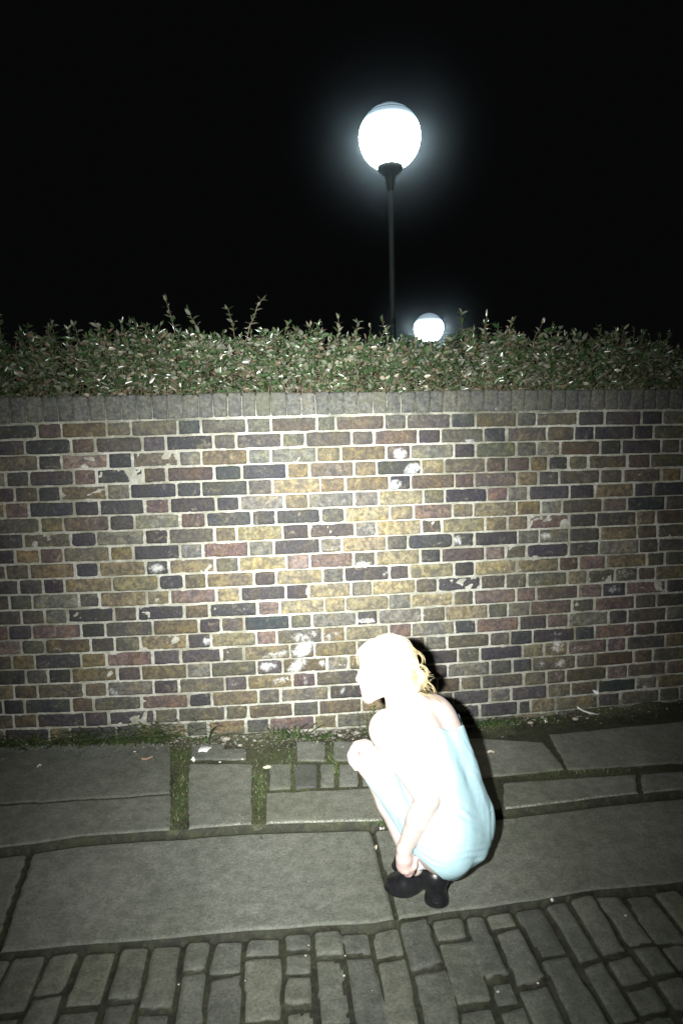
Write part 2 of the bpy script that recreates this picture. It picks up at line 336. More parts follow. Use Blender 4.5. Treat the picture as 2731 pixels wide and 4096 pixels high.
def brick_front(ac, xa, xb, zb0, zb1, zt0, zt1, col, yfront=WALLY, nx=None, depth=.016, rough=1.0, nz=5):
    w_ = xb-xa
    nx = nx or max(5, int(w_/.018)); a_ = .0045/w_; us = np.concatenate([[0, a_], np.linspace(0, 1, nx)[1:-1], [1-a_, 1]]); nx = len(us)
    a_ = .0045/(zt0-zb0); vs = np.concatenate([[0, a_], np.linspace(0, 1, nz+1)[1:-1], [1-a_, 1]]); nz = len(vs)-1
    U, V = np.meshgrid(us, vs, indexing='ij')
    seed = rng.random()*40
    h_ = (zt0-zb0)
    ex = np.minimum(U, 1-U)*w_; ez = np.minimum(V, 1-V)*h_; e = np.minimum(ex, ez)
    X = xa+U*w_; Zb = zb0+(zb1-zb0)*U; Zt = zt0+(zt1-zt0)*U; Z = Zb+(Zt-Zb)*V
    # rounded corners and wandering edges
    cr = .002+rng.random()*.005*(1+(rng.random() < .15))
    cxn = np.clip(1-ex/cr, 0, 1)*np.clip(1-ez/cr, 0, 1)
    X = X-np.sign(U-.5)*cxn*cr*.45; Z = Z-np.sign(V-.5)*cxn*cr*.45
    wob = .0017*rough
    X = X+np.where((U == 0) | (U == 1), 1, .3)*wob*vnoise(X+seed, Z, Z*0, 45)
    Z = Z+np.where((V == 0) | (V == 1), 1, .3)*wob*vnoise(X, Z+seed, Z*0, 38)
    proud = rng.normal(0, .0014)
    Y = yfront-depth*.55-proud+.0016*fbm(X+seed, Z, Z*0, 30, 2)*rough*1.6+.0035*np.clip(1-e/.004, 0, 1)
    tilt = rng.normal(0, .006); Y = Y+(U-.5)*w_*tilt
    nv = X.size; P = np.stack([X, Y, Z], -1).reshape(-1, 3)
    edge = np.clip(1-e/.006, 0, 1).ravel()
    idx = np.arange(nv).reshape(X.shape)
    F = [(idx[i, j], idx[i+1, j], idx[i+1, j+1], idx[i, j+1]) for i in range(nx-1) for j in range(nz)]
    # returns into the joint
    ring = [idx[i, 0] for i in range(nx)]+[idx[nx-1, j] for j in range(1, nz+1)]+[idx[i, nz] for i in range(nx-2, -1, -1)]+[idx[0, j] for j in range(nz-1, 0, -1)]
    B = P[ring].copy(); B[:, 1] += depth+.012
    m = len(ring)
    F += [(ring[(i+1) % m], ring[i], nv+i, nv+(i+1) % m) for i in range(m)]
    P2 = np.concatenate([P, B]); e2 = np.concatenate([edge, np.ones(m)])
    colv = np.tile(np.array(col), (len(P2), 1))
    ac.add(P2, F, col=colv, edge=e2, paint=paint_at(P2[:, 0], P2[:, 2]), moss=moss_at(P2[:, 0], P2[:, 2]), mort=0.0)
    ac.A['mort'][-1] = np.zeros(len(P2))
wall = empty('brick_wall', (0.4, WALLY, -0.1))
tag(wall, 'old weathered yellow and dark brick wall with pale mortar under the hedge, behind the crouching person', 'wall')
ac = Acc()
XL, XR = -3.3, 4.6
for k in range(NR):
    xs = []
    for t in range(4): xs += [TX[t]+v/2.24 for v in J[k][t]]
    xs = sorted(xs); out = [xs[0]]
    for v in xs[1:]:
        if v-out[-1] > 45: out.append(v)
    zmid = lambda X: (bed_z(k, X)+bed_z(k+1, X))/2
    X = [on_wall(p, float((bed(k, p)+bed(k+1, p))/2))[0] for p in out]
    # extend in alternating lengths past the frame
    a = X[1]-X[0]
    nxt = .2225 if a < .17 else .115
    while X[0] > XL: X.insert(0, X[0]-nxt-rng.normal(0, .003)); nxt = .3375-nxt
    a = X[-1]-X[-2]; nxt = .2225 if a < .17 else .115
    while X[-1] < XR: X.append(X[-1]+nxt+rng.normal(0, .003)); nxt = .3375-nxt
    # split over-long gaps (a stretcher and a header read as one)
    Y_ = [X[0]]
    for v in X[1:]:
        g = v-Y_[-1]
        if g > .30: Y_.append(Y_[-1]+(.2225 if g > .33 else g/2))
        Y_.append(v)
    X = Y_
    for i in range(len(X)-1):
        jm = .0036+rng.random()*.0034; jb = .0032+rng.random()*.0026
        xa, xb = X[i]+jm, X[i+1]-jm-.0012
        if xb-xa < .02: continue
        zt0, zt1 = bed_z(k, xa)-jb, bed_z(k, xb)-jb; zb0, zb1 = bed_z(k+1, xa)+jb, bed_z(k+1, xb)+jb
        xm = (xa+xb)/2; zm = (zt0+zb0)/2; kind = None
        for mx, mz, kd in marks:
            if abs(mx-xm) < (xb-xa)/2 and abs(mz-zm) < .036: kind = kd
        if kind is None:
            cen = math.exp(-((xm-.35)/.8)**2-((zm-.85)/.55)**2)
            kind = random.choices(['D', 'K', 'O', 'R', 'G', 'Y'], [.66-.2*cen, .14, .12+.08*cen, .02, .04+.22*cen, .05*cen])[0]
            if k < 2: kind = random.choices(['D', 'K'], [.7, .3])[0]
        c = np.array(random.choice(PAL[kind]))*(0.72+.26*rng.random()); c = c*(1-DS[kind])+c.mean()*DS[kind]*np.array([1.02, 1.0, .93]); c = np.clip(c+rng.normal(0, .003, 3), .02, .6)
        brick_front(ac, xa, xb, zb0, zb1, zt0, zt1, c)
ac.build('brickwork', M_brick, wall, smooth=True)
# mortar bed: relief sheet just behind the brick faces, closed at the back
mx = np.arange(XL-.2, XR+.2, .014); mz = np.arange(-.38, 1.53, .0125)
GX, GZ = np.meshgrid(mx, mz, indexing='ij')
GY = WALLY-.0045+.0030*fbm(GX, GZ, GX*0, 24, 3)+.002*vnoise(GX, GZ, GX*0, 70)
P = np.stack([GX, GY, GZ], -1).reshape(-1, 3); idx = np.arange(len(P)).reshape(GX.shape)
F = np.stack([idx[:-1, :-1], idx[1:, :-1], idx[1:, 1:], idx[:-1, 1:]], -1).reshape(-1, 4)
n0 = len(P); bb = np.array([[XL-.2, WALLY+.33, -.38], [mx[-1], WALLY+.33, -.38], [mx[-1], WALLY+.33, mz[-1]], [XL-.2, WALLY+.33, mz[-1]]])
c4 = [idx[0, 0], idx[-1, 0], idx[-1, -1], idx[0, -1]]
F = np.concatenate([F, np.array([[n0+1, n0, n0+3, n0+2], [c4[0], n0, n0+1, c4[1]], [c4[3], c4[2], n0+2, n0+3], [c4[0], c4[3], n0+3, n0], [c4[1], n0+1, n0+2, c4[2]]])])
P = np.concatenate([P, bb])
mesh_obj('mortar', P, F, M_brick, wall, True, {'col': np.tile([.3, .3, .3], (len(P), 1)), 'edge': np.ones(len(P)), 'paint': paint_at(P[:, 0], P[:, 2])*.9, 'moss': moss_at(P[:, 0], P[:, 2]), 'mort': np.ones(len(P))})
# soldier coping: bricks on end, joints closer than in the courses
ac = Acc(); x = XL
while x < XR:
    wd = .071+rng.normal(0, .0035); xa, xb = x+.0014, x+wd-.0014
    zt = float(np.interp(x, [-1.3, 0, 1.2, 2.1], [1.626, 1.624, 1.616, 1.606]))+rng.normal(0, .002)
    zb = float(bed_z(0, x))+.006
    c = np.array(random.choice([(.095, .096, .10), (.11, .11, .11), (.08, .083, .09), (.12, .118, .11)]))*(.9+.2*rng.random())
    brick_front(ac, xa, xb, zb, zb, zt, zt, c, yfront=WALLY-.004, nz=9, nx=5)
    # top of the soldier running back over the wall
    V = np.array([[xa, WALLY-.008, zt-.004], [xb, WALLY-.008, zt-.004], [xb, WALLY+.22, zt-.002], [xa, WALLY+.22, zt-.002], [xa, WALLY+.22, zb], [xb, WALLY+.22, zb]])
    ac.add(V, [(0, 1, 2, 3), (3, 2, 5, 4)], col=np.tile(c, (6, 1)), edge=np.zeros(6), paint=np.zeros(6), moss=np.full(6, .7), mort=np.zeros(6))
    x += wd
# mortar between the soldiers
xs = np.arange(XL, XR, .02)
V = []; 
for xx in xs:
    zt = float(np.interp(xx, [-1.3, 0, 1.2, 2.1], [1.626, 1.624, 1.616, 1.606]))-.012
    V += [(xx, WALLY-.006, 1.50), (xx, WALLY-.006+.002*rng.random(), zt), (xx, WALLY+.215, zt)]
F = []
for i in range(len(xs)-1): F += [(3*i, 3*i+3, 3*i+4, 3*i+1), (3*i+1, 3*i+4, 3*i+5, 3*i+2)]
V = np.array(V); ac.add(V, F, col=np.tile([.3, .3, .3], (len(V), 1)), edge=np.ones(len(V)), paint=np.zeros(len(V)), moss=np.clip(moss_at(V[:, 0], V[:, 2])*.9+.05+.5*vnoise(V[:, 0], V[:, 1], V[:, 2], 9), 0, 1), mort=np.ones(len(V)))
ac.build('coping', M_brick, wall, smooth=True)

# ------------------------------------------------------------------ ground
LIPU = [(-900, 3470), (0, 3390), (143, 3372), (325, 3343), (689, 3320), (1005, 3296), (1500, 3284), (1760, 3262), (2015, 3238), (2272, 3205), (2541, 3174), (2731, 3158), (3700, 3080)]
LIPL = [(-1200, 3900), (0, 3812), (268, 3785), (536, 3765), (861, 3736), (1234, 3707), (1500, 3693), (1602, 3675), (1909, 3633), (2147, 3599), (2334, 3565), (2731, 3527), (3900, 3440)]
ZU, ZK0, ZK1, ZR = -.130, -.165, -.190, -.210
LU = np.array([at_z(p[0], p[1], ZU)[:2] for p in LIPU]); LL = np.array([at_z(p[0], p[1], ZK1)[:2] for p in LIPL])
ylipU = lambda X: np.interp(X, LU[:, 0], LU[:, 1]); ylipL = lambda X: np.interp(X, LL[:, 0], LL[:, 1])
def zU(X, Y):
    t = np.clip((Y-ylipU(X))/(WALLY-ylipU(X)), 0, 1); return ZU+(zw(X)-ZU)*t
def zK(X, Y):
    t = np.clip((Y-ylipL(X))/(ylipU(X)-ylipL(X)), 0, 1); return ZK1+(ZK0-ZK1)*t
def zR(X, Y):
    return ZR-.012*np.clip((1.95-Y), 0, 3)
def pt(px, py, zf):
    z = -.15
    for _ in range(5):
        q = at_z(px, py, z); z = float(zf(q[0], q[1]))
    return at_z(px, py, z)[:2]
# stones as polygons on the ground: (points, level function, class, edge noise)
ST = []
def stone_px(pts, zf, cls, **k): ST.append((np.array([pt(x, y, zf) for x, y in pts]), zf, cls, k))
def lipy(px): return np.interp(px, [p[0] for p in LIPU], [p[1] for p in LIPU])
def liply(px): return np.interp(px, [p[0] for p in LIPL], [p[1] for p in LIPL])
def strip(xa, xb, ytop, zf, cls, lip, n=6, **k):
    xs = np.linspace(xa, xb, n)
    stone_px([(x, float(lip(x))+30) for x in xs]+[(x, float(ytop(x))) for x in xs[::-1]], zf, cls, **k)
gr = lambda x: np.interp(x, [-900, 258, 690, 1062, 1435, 2000, 2731, 3700], [3270, 3203, 3175, 3168, 3150, 3128, 3080, 3010])
strip(-900, -130, gr, zU, 'U', lipy, tint=.4); strip(-122, 684, gr, zU, 'U', lipy, tint=.38)
strip(752, 1010, lambda x: 3052, zU, 'U', lipy, tint=.5)
strip(1062, 1530, gr, zU, 'U', lipy, tint=.75); strip(1545, 1930, gr, zU, 'U', lipy, tint=.6)
strip(2010, 2544, gr, zU, 'U', lipy, tint=.55); strip(2560, 3100, gr, zU, 'U', lipy, tint=.4); strip(3120, 3700, gr, zU, 'U', lipy, tint=.4)
wb = lambda x: np.interp(x, [-900, 0, 400, 860, 1300, 1700, 2031, 2400, 2731, 3700], [3020, 2962, 2957, 2952, 2932, 2907, 2882, 2847, 2800, 2700])
def slab(xa, xb, top, bot, tint): stone_px([(xa, bot(xa)), ((xa+xb)/2, bot((xa+xb)/2)), (xb, bot(xb)), (xb, top(xb)), ((xa+xb)/2, top((xa+xb)/2)), (xa, top(xa))], zU, 'U', tint=tint)
up = lambda d: (lambda x: float(gr(x))-d)
dn = lambda d: (lambda x: float(wb(x))+d)
slab(-900, -300, dn(8), up(3), .35); slab(-296, 683, dn(18), up(3), .3); slab(765, 900, lambda x: 2975, lambda x: 3040, .35)
for xa, xb, t in [(1075, 1165, .5), (1178, 1268, .0), (1280, 1340, .45), (1355, 1432, .5), (1445, 1530, .5)]: slab(xa, xb, lambda x: 3052, up(8), t)
for xa, xb, t in [(1185, 1300, .5), (1330, 1440, .5)]: slab(xa, xb, lambda x: 2962, lambda x: 3043, t)
slab(880, 985, lambda x: 2990, lambda x: 3040, .3)
stone_px([(1560, 3125), (1930, 3110), (2262, 3078), (2172, 2965), (1900, 2950), (1560, 2970)], zU, 'U', tint=.5)
stone_px([(2272, 3080), (2731, 3050), (3000, 3020), (2900, 2860), (2640, 2890), (2190, 2935)], zU, 'U', tint=.42)
stone_px([(3015, 3020), (3700, 2960), (3700, 2760), (2915, 2850)], zU, 'U', tint=.42)
# the long slabs of the lower step: front edge on LIPL, back edge close under the upper lip
def kslab(xa0, xa1, xb0, xb1, tint):
    n = 9; A_ = [(xa0+(xb0-xa0)*i/(n-1), 0) for i in range(n)]; B_ = [(xa1+(xb1-xa1)*i/(n-1), 0) for i in range(n)]
    stone_px([(x, float(liply(x))+30) for x, _ in A_]+[(x, float(lipy(x))+30) for x, _ in B_[::-1]], zK, 'K', tint=tint)
kslab(-1200, -900, -40, 115, .5); kslab(-15, 135, 1590, 1478, .5); kslab(1604, 1496, 3300, 2950, .55); kslab(3320, 2970, 3900, 3700, .5)
# granite setts laid with their length away from the kerb
colx = [-560, -440, -320, -200, -75, 57, 206, 330, 488, 612, 742, 852, 985, 1129, 1244, 1359, 1474, 1591, 1714, 1841, 1930, 2041, 2160, 2257, 2360, 2470, 2588, 2700, 2815, 2930, 3050]
kx = [pt(x, float(liply(x))+8, zR) for x in colx]
pdir = np.array([0.0, -1.0])
for i in range(len(kx)-1):
    a, b = kx[i], kx[i+1]; g = .0034+.003*rng.random()
    ln = rng.uniform(.08, .28); y = 0.0; slant = rng.normal(0, .012)
    while y < 1.5:
        y1 = y+ln
        P4 = np.array([[a[0]+g, a[1]-y-.006], [b[0]-g, b[1]-y-.003], [b[0]-g, b[1]-y1+.005], [a[0]+g, a[1]-y1+.005]])
        P4 += rng.normal(0, .0035, P4.shape); P4[:, 0] += (P4[:, 1]-a[1])*slant*.5
        ST.append((P4[::-1], zR, 'R', dict(tint=float(np.clip(rng.normal(.5, .2), .1, .9)), lift=rng.normal(0, .005), tilt=rng.normal(0, .03, 2))))
        y = y1+.002; ln = rng.uniform(.20, .30) if rng.random() < .8 else rng.uniform(.09, .13)
h = .0085
gx = np.arange(-2.3, 3.4, h)
eL = ylipL(gx)+.004*fbm(gx, gx*0, gx*0, 9, 4); eU = ylipU(gx)+.005*fbm(gx, gx*0+4, gx*0, 8, 4)
tR, tK, tU = np.linspace(0, 1, 150), np.linspace(0, 1, 58), np.linspace(0, 1, 100)
Y = np.concatenate([.75+(eL[:, None]-.002-.75)*tR, eL[:, None]+(eU-eL-.002)[:, None]*tK, eU[:, None]+(WALLY+.02-eU)[:, None]*tU], 1)
X = np.repeat(gx[:, None], Y.shape[1], 1)
jj = np.arange(Y.shape[1])[None, :]+0*X.astype(int); inU = jj >= 208; inK = (~inU) & (jj >= 150)
dUe = Y-eU[:, None]; dLe = Y-eL[:, None]
wxn = .006*fbm(X, Y, X*0+3, 14, 3); wyn = .006*fbm(X, Y, X*0+9, 14, 3)
base = np.where(inU, zU(X, Y), np.where(inK, zK(X, Y), zR(X, Y)))
Z = base-np.where(inU, .007, np.where(inK, .014, .011))+.004*fbm(X, Y, X*0, 18)
stone = np.zeros_like(X); tint = np.full_like(X, .5); worn = np.zeros_like(X); cls = np.where(inU, 0, np.where(inK, 1, 2))
clsi = {'U': 0, 'K': 1, 'R': 2}
for P4, zf, c, kk in ST:
    x0, y0 = P4.min(0)-.03; x1, y1 = P4.max(0)+.03
    i0, i1 = np.searchsorted(gx, [x0, x1])
    if i1-i0 < 2: continue
    m_ = ((Y[i0:i1] > y0) & (Y[i0:i1] < y1)).any(0)
    if m_.sum() < 2: continue
    j0, j1 = np.nonzero(m_)[0][[0, -1]]+[0, 1]
    s = (slice(i0, i1), slice(j0, j1)); xx, yy = X[s]+wxn[s], Y[s]+wyn[s]
    # signed distance to the polygon
    n = len(P4); d = np.full(xx.shape, 1e9); sg = np.ones(xx.shape)
    for q in range(n):
        a = P4[q]; b = P4[q-1]; e = b-a; wx, wy = xx-a[0], yy-a[1]
        t = np.clip((wx*e[0]+wy*e[1])/(e@e+1e-12), 0, 1); d = np.minimum(d, (wx-e[0]*t)**2+(wy-e[1]*t)**2)
        c1 = yy >= a[1]; c2 = yy < b[1]; c3 = e[0]*wy > e[1]*wx
        sg = np.where((c1 & c2 & c3) | (~c1 & ~c2 & ~c3), -sg, sg)
    d = sg*np.sqrt(d)  # negative inside
    if c == 'U': d = np.maximum(d, -dUe[s]-.001)
    if c == 'K': d = np.maximum(d, -dLe[s]-.001)
    R = {'U': .014, 'K': .014, 'R': .020}[c]; drop = {'U': .045, 'K': .04, 'R': .012}[c]
    tt = np.clip(1+d/R, 0, 1)
    top = zf(X[s], Y[s])+kk.get('lift', 0)
    if 'tilt' in kk:
        m = P4.mean(0); top = top+(X[s]-m[0])*kk['tilt'][0]+(Y[s]-m[1])*kk['tilt'][1]
    top = top+.0022*fbm(X[s], Y[s], X[s]*0+5, 9, 3)-drop*(1-np.sqrt(np.clip(1-tt**2, 0, 1)))*{'U': .25, 'K': .3, 'R': .9}[c]
    top = np.where((d < 0) & (cls[s] == clsi[c]), top, -9)
    up_ = top > Z[s]
    Z[s] = np.where(up_, top, Z[s]); stone[s] = np.where(up_, np.clip(-d/.006, 0, 1), stone[s]); tint[s] = np.where(up_, kk.get('tint', .5), tint[s])
dU = dUe; dL = dLe
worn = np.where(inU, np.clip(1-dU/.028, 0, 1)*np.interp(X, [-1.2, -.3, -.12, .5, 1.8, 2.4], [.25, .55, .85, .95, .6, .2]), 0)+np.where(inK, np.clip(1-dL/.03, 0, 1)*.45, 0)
for r in (150, 208):          # darker riser below each stone lip, clean worn arris on top
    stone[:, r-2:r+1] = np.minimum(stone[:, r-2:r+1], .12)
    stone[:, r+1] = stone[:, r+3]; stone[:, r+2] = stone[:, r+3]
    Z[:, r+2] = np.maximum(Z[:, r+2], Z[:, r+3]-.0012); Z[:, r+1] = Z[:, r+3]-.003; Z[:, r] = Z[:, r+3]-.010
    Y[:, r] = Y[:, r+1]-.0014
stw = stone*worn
foot = np.clip(1-(WALLY-Y)/.10, 0, 1)
moss = np.clip((1-stone)*.55*(0.5+.8*(vnoise(X, Y, X*0, 3)*.5+.5)), 0, 1)
moss = moss+foot*(.05+.6*vnoise(X, Y, X*0, 4))
# mossy strips between the slabs and round the small stones by the wall
for sx, sy, rx, ry, s_ in [(722, 3180, 32, 180, .8), (1036, 3150, 28, 190, .95), (1150, 3080, 90, 120, .55), (1030, 3020, 120, 60, .55), (1340, 3040, 40, 110, .6), (720, 3010, 130, 60, .5), (1980, 2905, 80, 45, .9), (2280, 3085, 260, 22, .5), (1560, 3290, 90, 18, .7), (1500, 3030, 60, 80, .5)]:
    c0 = pt(sx, sy, zU); rxm = rx/1000; rym = ry/1000*2.0
    moss = moss+s_*np.exp(-(((X-c0[0])/rxm)**2+((Y-c0[1])/(rym))**2)**1.3)*(1-.45*stone)
moss = np.where(inU, moss, np.where(inK, moss*.35, moss*.6))
Z = Z+foot**2*.03*(.6+.6*vnoise(X, Y, X*0, 8))
cw = cls
P = np.stack([X, Y, Z], -1).reshape(-1, 3); idx = np.arange(len(P)).reshape(X.shape)
Fq = np.stack([idx[:-1, :-1], idx[1:, :-1], idx[1:, 1:], idx[:-1, 1:]], -1).reshape(-1, 4)
cf = cw[:-1, :-1].reshape(-1)
for ci, nm, mt in ((0, 'pavement', M_pave), (1, 'kerb', M_pave), (2, 'cobbled_road', M_sett)):
    f = Fq[cf == ci]; used, inv = np.unique(f, return_inverse=True); f = inv.reshape(f.shape)
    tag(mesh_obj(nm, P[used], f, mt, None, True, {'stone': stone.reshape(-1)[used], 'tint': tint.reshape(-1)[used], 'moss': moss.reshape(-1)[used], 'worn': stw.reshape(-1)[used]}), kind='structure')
# the rest of the lane and the raised ground behind the wall
V = [(-60, -60, -.27), (70, -60, -.27), (70, 3.25, -.27), (-60, 3.25, -.27)]
at = {'stone': np.ones(4)*.8, 'tint': np.ones(4)*.5, 'moss': np.zeros(4), 'worn': np.zeros(4)}
tag(mesh_obj('ground', V, [(0, 1, 2, 3)], M_sett, None, False, at), kind='structure')
V = [(-60, WALLY+.30, 1.50), (70, WALLY+.30, 1.50), (70, 90, 1.50), (-60, 90, 1.50)]
M_earth = mat_simple('dark_earth_and_grass', (.03, .04, .018), .9, .2, .4, 8, .6)
tag(mesh_obj('lawn', V, [(0, 1, 2, 3)], M_earth, None, False), kind='structure')

exec_parts = True
# ------------------------------------------------------------------ hedge
M_leaf = mat_vcol('glossy_privet_leaf', .27, .75, .18, 30)
M_twig = mat_vcol('hedge_twig', .75, .3, .25, 60)
hedge = empty('hedge', (0.5, 3.72, 1.5))
tag(hedge, 'clipped leafy privet hedge with stray shoots growing along the top of the brick wall', 'hedge')
LV = []; LC = []; TW = Acc()
def leaf(p, d, nrm, L, W, col):
    q_ = to_px(p)
    if abs(q_[0]-1714) < 70 and q_[1] < 1352: return     # the clipped dip through which the far lamp shows
    d = d/np.linalg.norm(d); s = np.cross(d, nrm); s = s/(np.linalg.norm(s)+1e-9); n2 = np.cross(s, d)
    fold = rng.uniform(.12, .45)*W; bend = rng.uniform(-.15, .25)*L
    LV.append([p, p+d*L*.30+s*W*.46+n2*fold*.8, p+d*L*.68+s*W*.38+n2*(fold*.7-bend*.4), p+d*L-n2*bend, p+d*L*.68-s*W*.38+n2*(fold*.7-bend*.4), p+d*L*.30-s*W*.46+n2*fold*.8, p+d*L*.35, p+d*L*.7-n2*bend*.45])
    LC.append(col)
def leafcol(h):
    r = rng.random()
    if r < .07: c = (.19, .14, .09)
    elif r < .11: c = (.36, .33, .24)
    elif r < .36: c = (.10, .125, .065)
    elif r < .62: c = (.19, .20, .15)
    else: c = (.045, .085, .032)
    return np.array(c)*rng.uniform(.6, 1.15)
htop_px = [(-900, 1330), (0, 1342), (350, 1345), (700, 1345), (1400, 1350), (1630, 1350), (1685, 1395), (1745, 1395), (1800, 1350), (2000, 1345), (2400, 1368), (2731, 1405), (3900, 1440)]
hx = [at_y(p, q, 3.55) for p, q in htop_px]
def htop(x): return float(np.interp(x, [q[0] for q in hx], [q[2] for q in hx]))
def shoot(p0, p1, r0, leaves_from, step, L=(.028, .050), curve=.02, dens=1.0):
    p0, p1 = np.array(p0, float), np.array(p1, float); n = 7
    mid = rng.normal(0, curve, 3); pts = [p0+(p1-p0)*t+mid*math.sin(math.pi*t)+rng.normal(0, .003, 3) for t in np.linspace(0, 1, n)]
    V, F = tube(pts, list(np.linspace(r0, r0*.45, n)), 4)
    cc = np.array([.13, .10, .065])*rng.uniform(.7, 1.5)
    TW.add(V, F, col=np.tile(cc, (len(V), 1)))
    ln = np.linalg.norm(p1-p0); t = leaves_from; side = rng.random()*6
    while t < 1.0:
        i = min(int(t*(n-1)), n-2); f = t*(n-1)-i; p = pts[i]*(1-f)+pts[i+1]*f; ax = pts[i+1]-pts[i]; ax /= np.linalg.norm(ax)
        for sgn in (1, -1):
            if rng.random() > dens: continue
            a = side; u = np.array([math.cos(a), math.sin(a), 0])*sgn
            d = u+ax*rng.uniform(.3, 1.0)+rng.normal(0, .25, 3)
            leaf(p, d, ax+rng.normal(0, .25, 3), rng.uniform(*L), rng.uniform(.42, .55)*rng.uniform(*L), leafcol(p[2]))
        side += 1.57+rng.normal(0, .4); t += step/ln*rng.uniform(.7, 1.3)
    d = pts[-1]-pts[-2]
    for _ in range(2): leaf(pts[-1], d/np.linalg.norm(d)+rng.normal(0, .4, 3), rng.normal(0, 1, 3), rng.uniform(*L)*.8, L[0]*.45, leafcol(1))
for i in range(1250):
    x = rng.uniform(-2.7, 4.3); y = 3.53+abs(rng.normal(0, .16)); y = min(y, 4.05)
    top = htop(x)+rng.normal(-.02, .03)+.016*math.sin(x*7)+.014*math.sin(x*17+1)+(y-3.55)*.12
    if rng.random() < .35: top -= rng.uniform(.04, .22)
    p0 = (x+rng.normal(0, .03), y, 1.50+rng.uniform(0, .08)); p1 = (x+rng.normal(0, .05), y+rng.normal(0, .03)-.02, top)
    shoot(p0, p1, rng.uniform(.0016, .0032), rng.uniform(.12, .42), .021, curve=.025, dens=.88)
# side branches reaching forward over the coping
for i in range(1500):
    x = rng.uniform(-2.7, 4.3); z = rng.uniform(1.60, htop(x)-.02); lo = (z-1.6)/.35
    if rng.random() > .45+.6*lo: continue
    p0 = (x, 3.60, z-.06); p1 = (x+rng.normal(0, .07), 3.47+rng.normal(0, .025)+.03*(1-lo), z+rng.uniform(-.02, .05))
    shoot(p0, p1, .0014, .25, .017, curve=.015, dens=.9)
# bare twiggy growth low down
for i in range(420):
    x = rng.uniform(-2.7, 4.3); p0 = (x, 3.47+rng.uniform(0, .1), 1.6); p1 = (x+rng.normal(0, .12), 3.48+rng.uniform(0, .12), 1.6+rng.uniform(.04, .2))
    shoot(p0, p1, .0018, .8, .03, curve=.02, dens=.5)
# stray shoots seen against the sky (photo column/row of foot and tip)
for (xa, ya, xb, yb, yy) in [(697, 1330, 668, 1205, 3.60), (845, 1365, 752, 1245, 3.55), (945, 1350, 912, 1238, 3.60), (965, 1350, 1045, 1195, 3.55), (1150, 1345, 1152, 1300, 3.6), (1275, 1345, 1270, 1302, 3.6), (1365, 1345, 1352, 1282, 3.6),
        (1555, 1345, 1528, 1282, 3.6), (1870, 1345, 1845, 1252, 3.56), (1945, 1345, 1945, 1268, 3.6), (2040, 1345, 2045, 1285, 3.6), (2130, 1345, 2165, 1300, 3.6), (2215, 1345, 2205, 1310, 3.6), (2300, 1360, 2300, 1330, 3.6), (2470, 1370, 2465, 1325, 3.6), (2545, 1375, 2535, 1325, 3.6), (2640, 1390, 2640, 1345, 3.6),
        (15, 1345, -4, 1270, 3.58), (215, 1345, 208, 1300, 3.6), (400, 1345, 390, 1300, 3.6), (590, 1345, 583, 1310, 3.6), (300, 1350, 298, 1305, 3.6), (110, 1345, 105, 1305, 3.6), (2380, 1360, 2390, 1310, 3.6)]:
    a = at_y(xa, ya+60, yy); b = at_y(xb, yb, yy+rng.normal(0, .02)); shoot(a, b, .0028, .35, .026, L=(.032, .05), curve=.008)
LVa = np.array(LV); nL = len(LVa); P = LVa.reshape(-1, 3); b8 = (np.arange(nL)*8)[:, None]
q = np.array([[0, 6, 1, 1], [0, 5, 6, 6]]);
F4 = np.concatenate([b8+np.array([[1, 6, 7, 2]]), b8+np.array([[6, 5, 4, 7]])]); F3 = np.concatenate([b8+np.array([[0, 6, 1]]), b8+np.array([[0, 5, 6]]), b8+np.array([[2, 7, 3]]), b8+np.array([[7, 4, 3]])])
fl_ = [tuple(map(int, f)) for f in F4]+[tuple(map(int, f)) for f in F3]
mesh_obj('foliage', P, fl_, M_leaf, hedge, True, {'col': np.repeat(np.array(LC), 8, axis=0)})
TW.build('stems', M_twig, hedge)

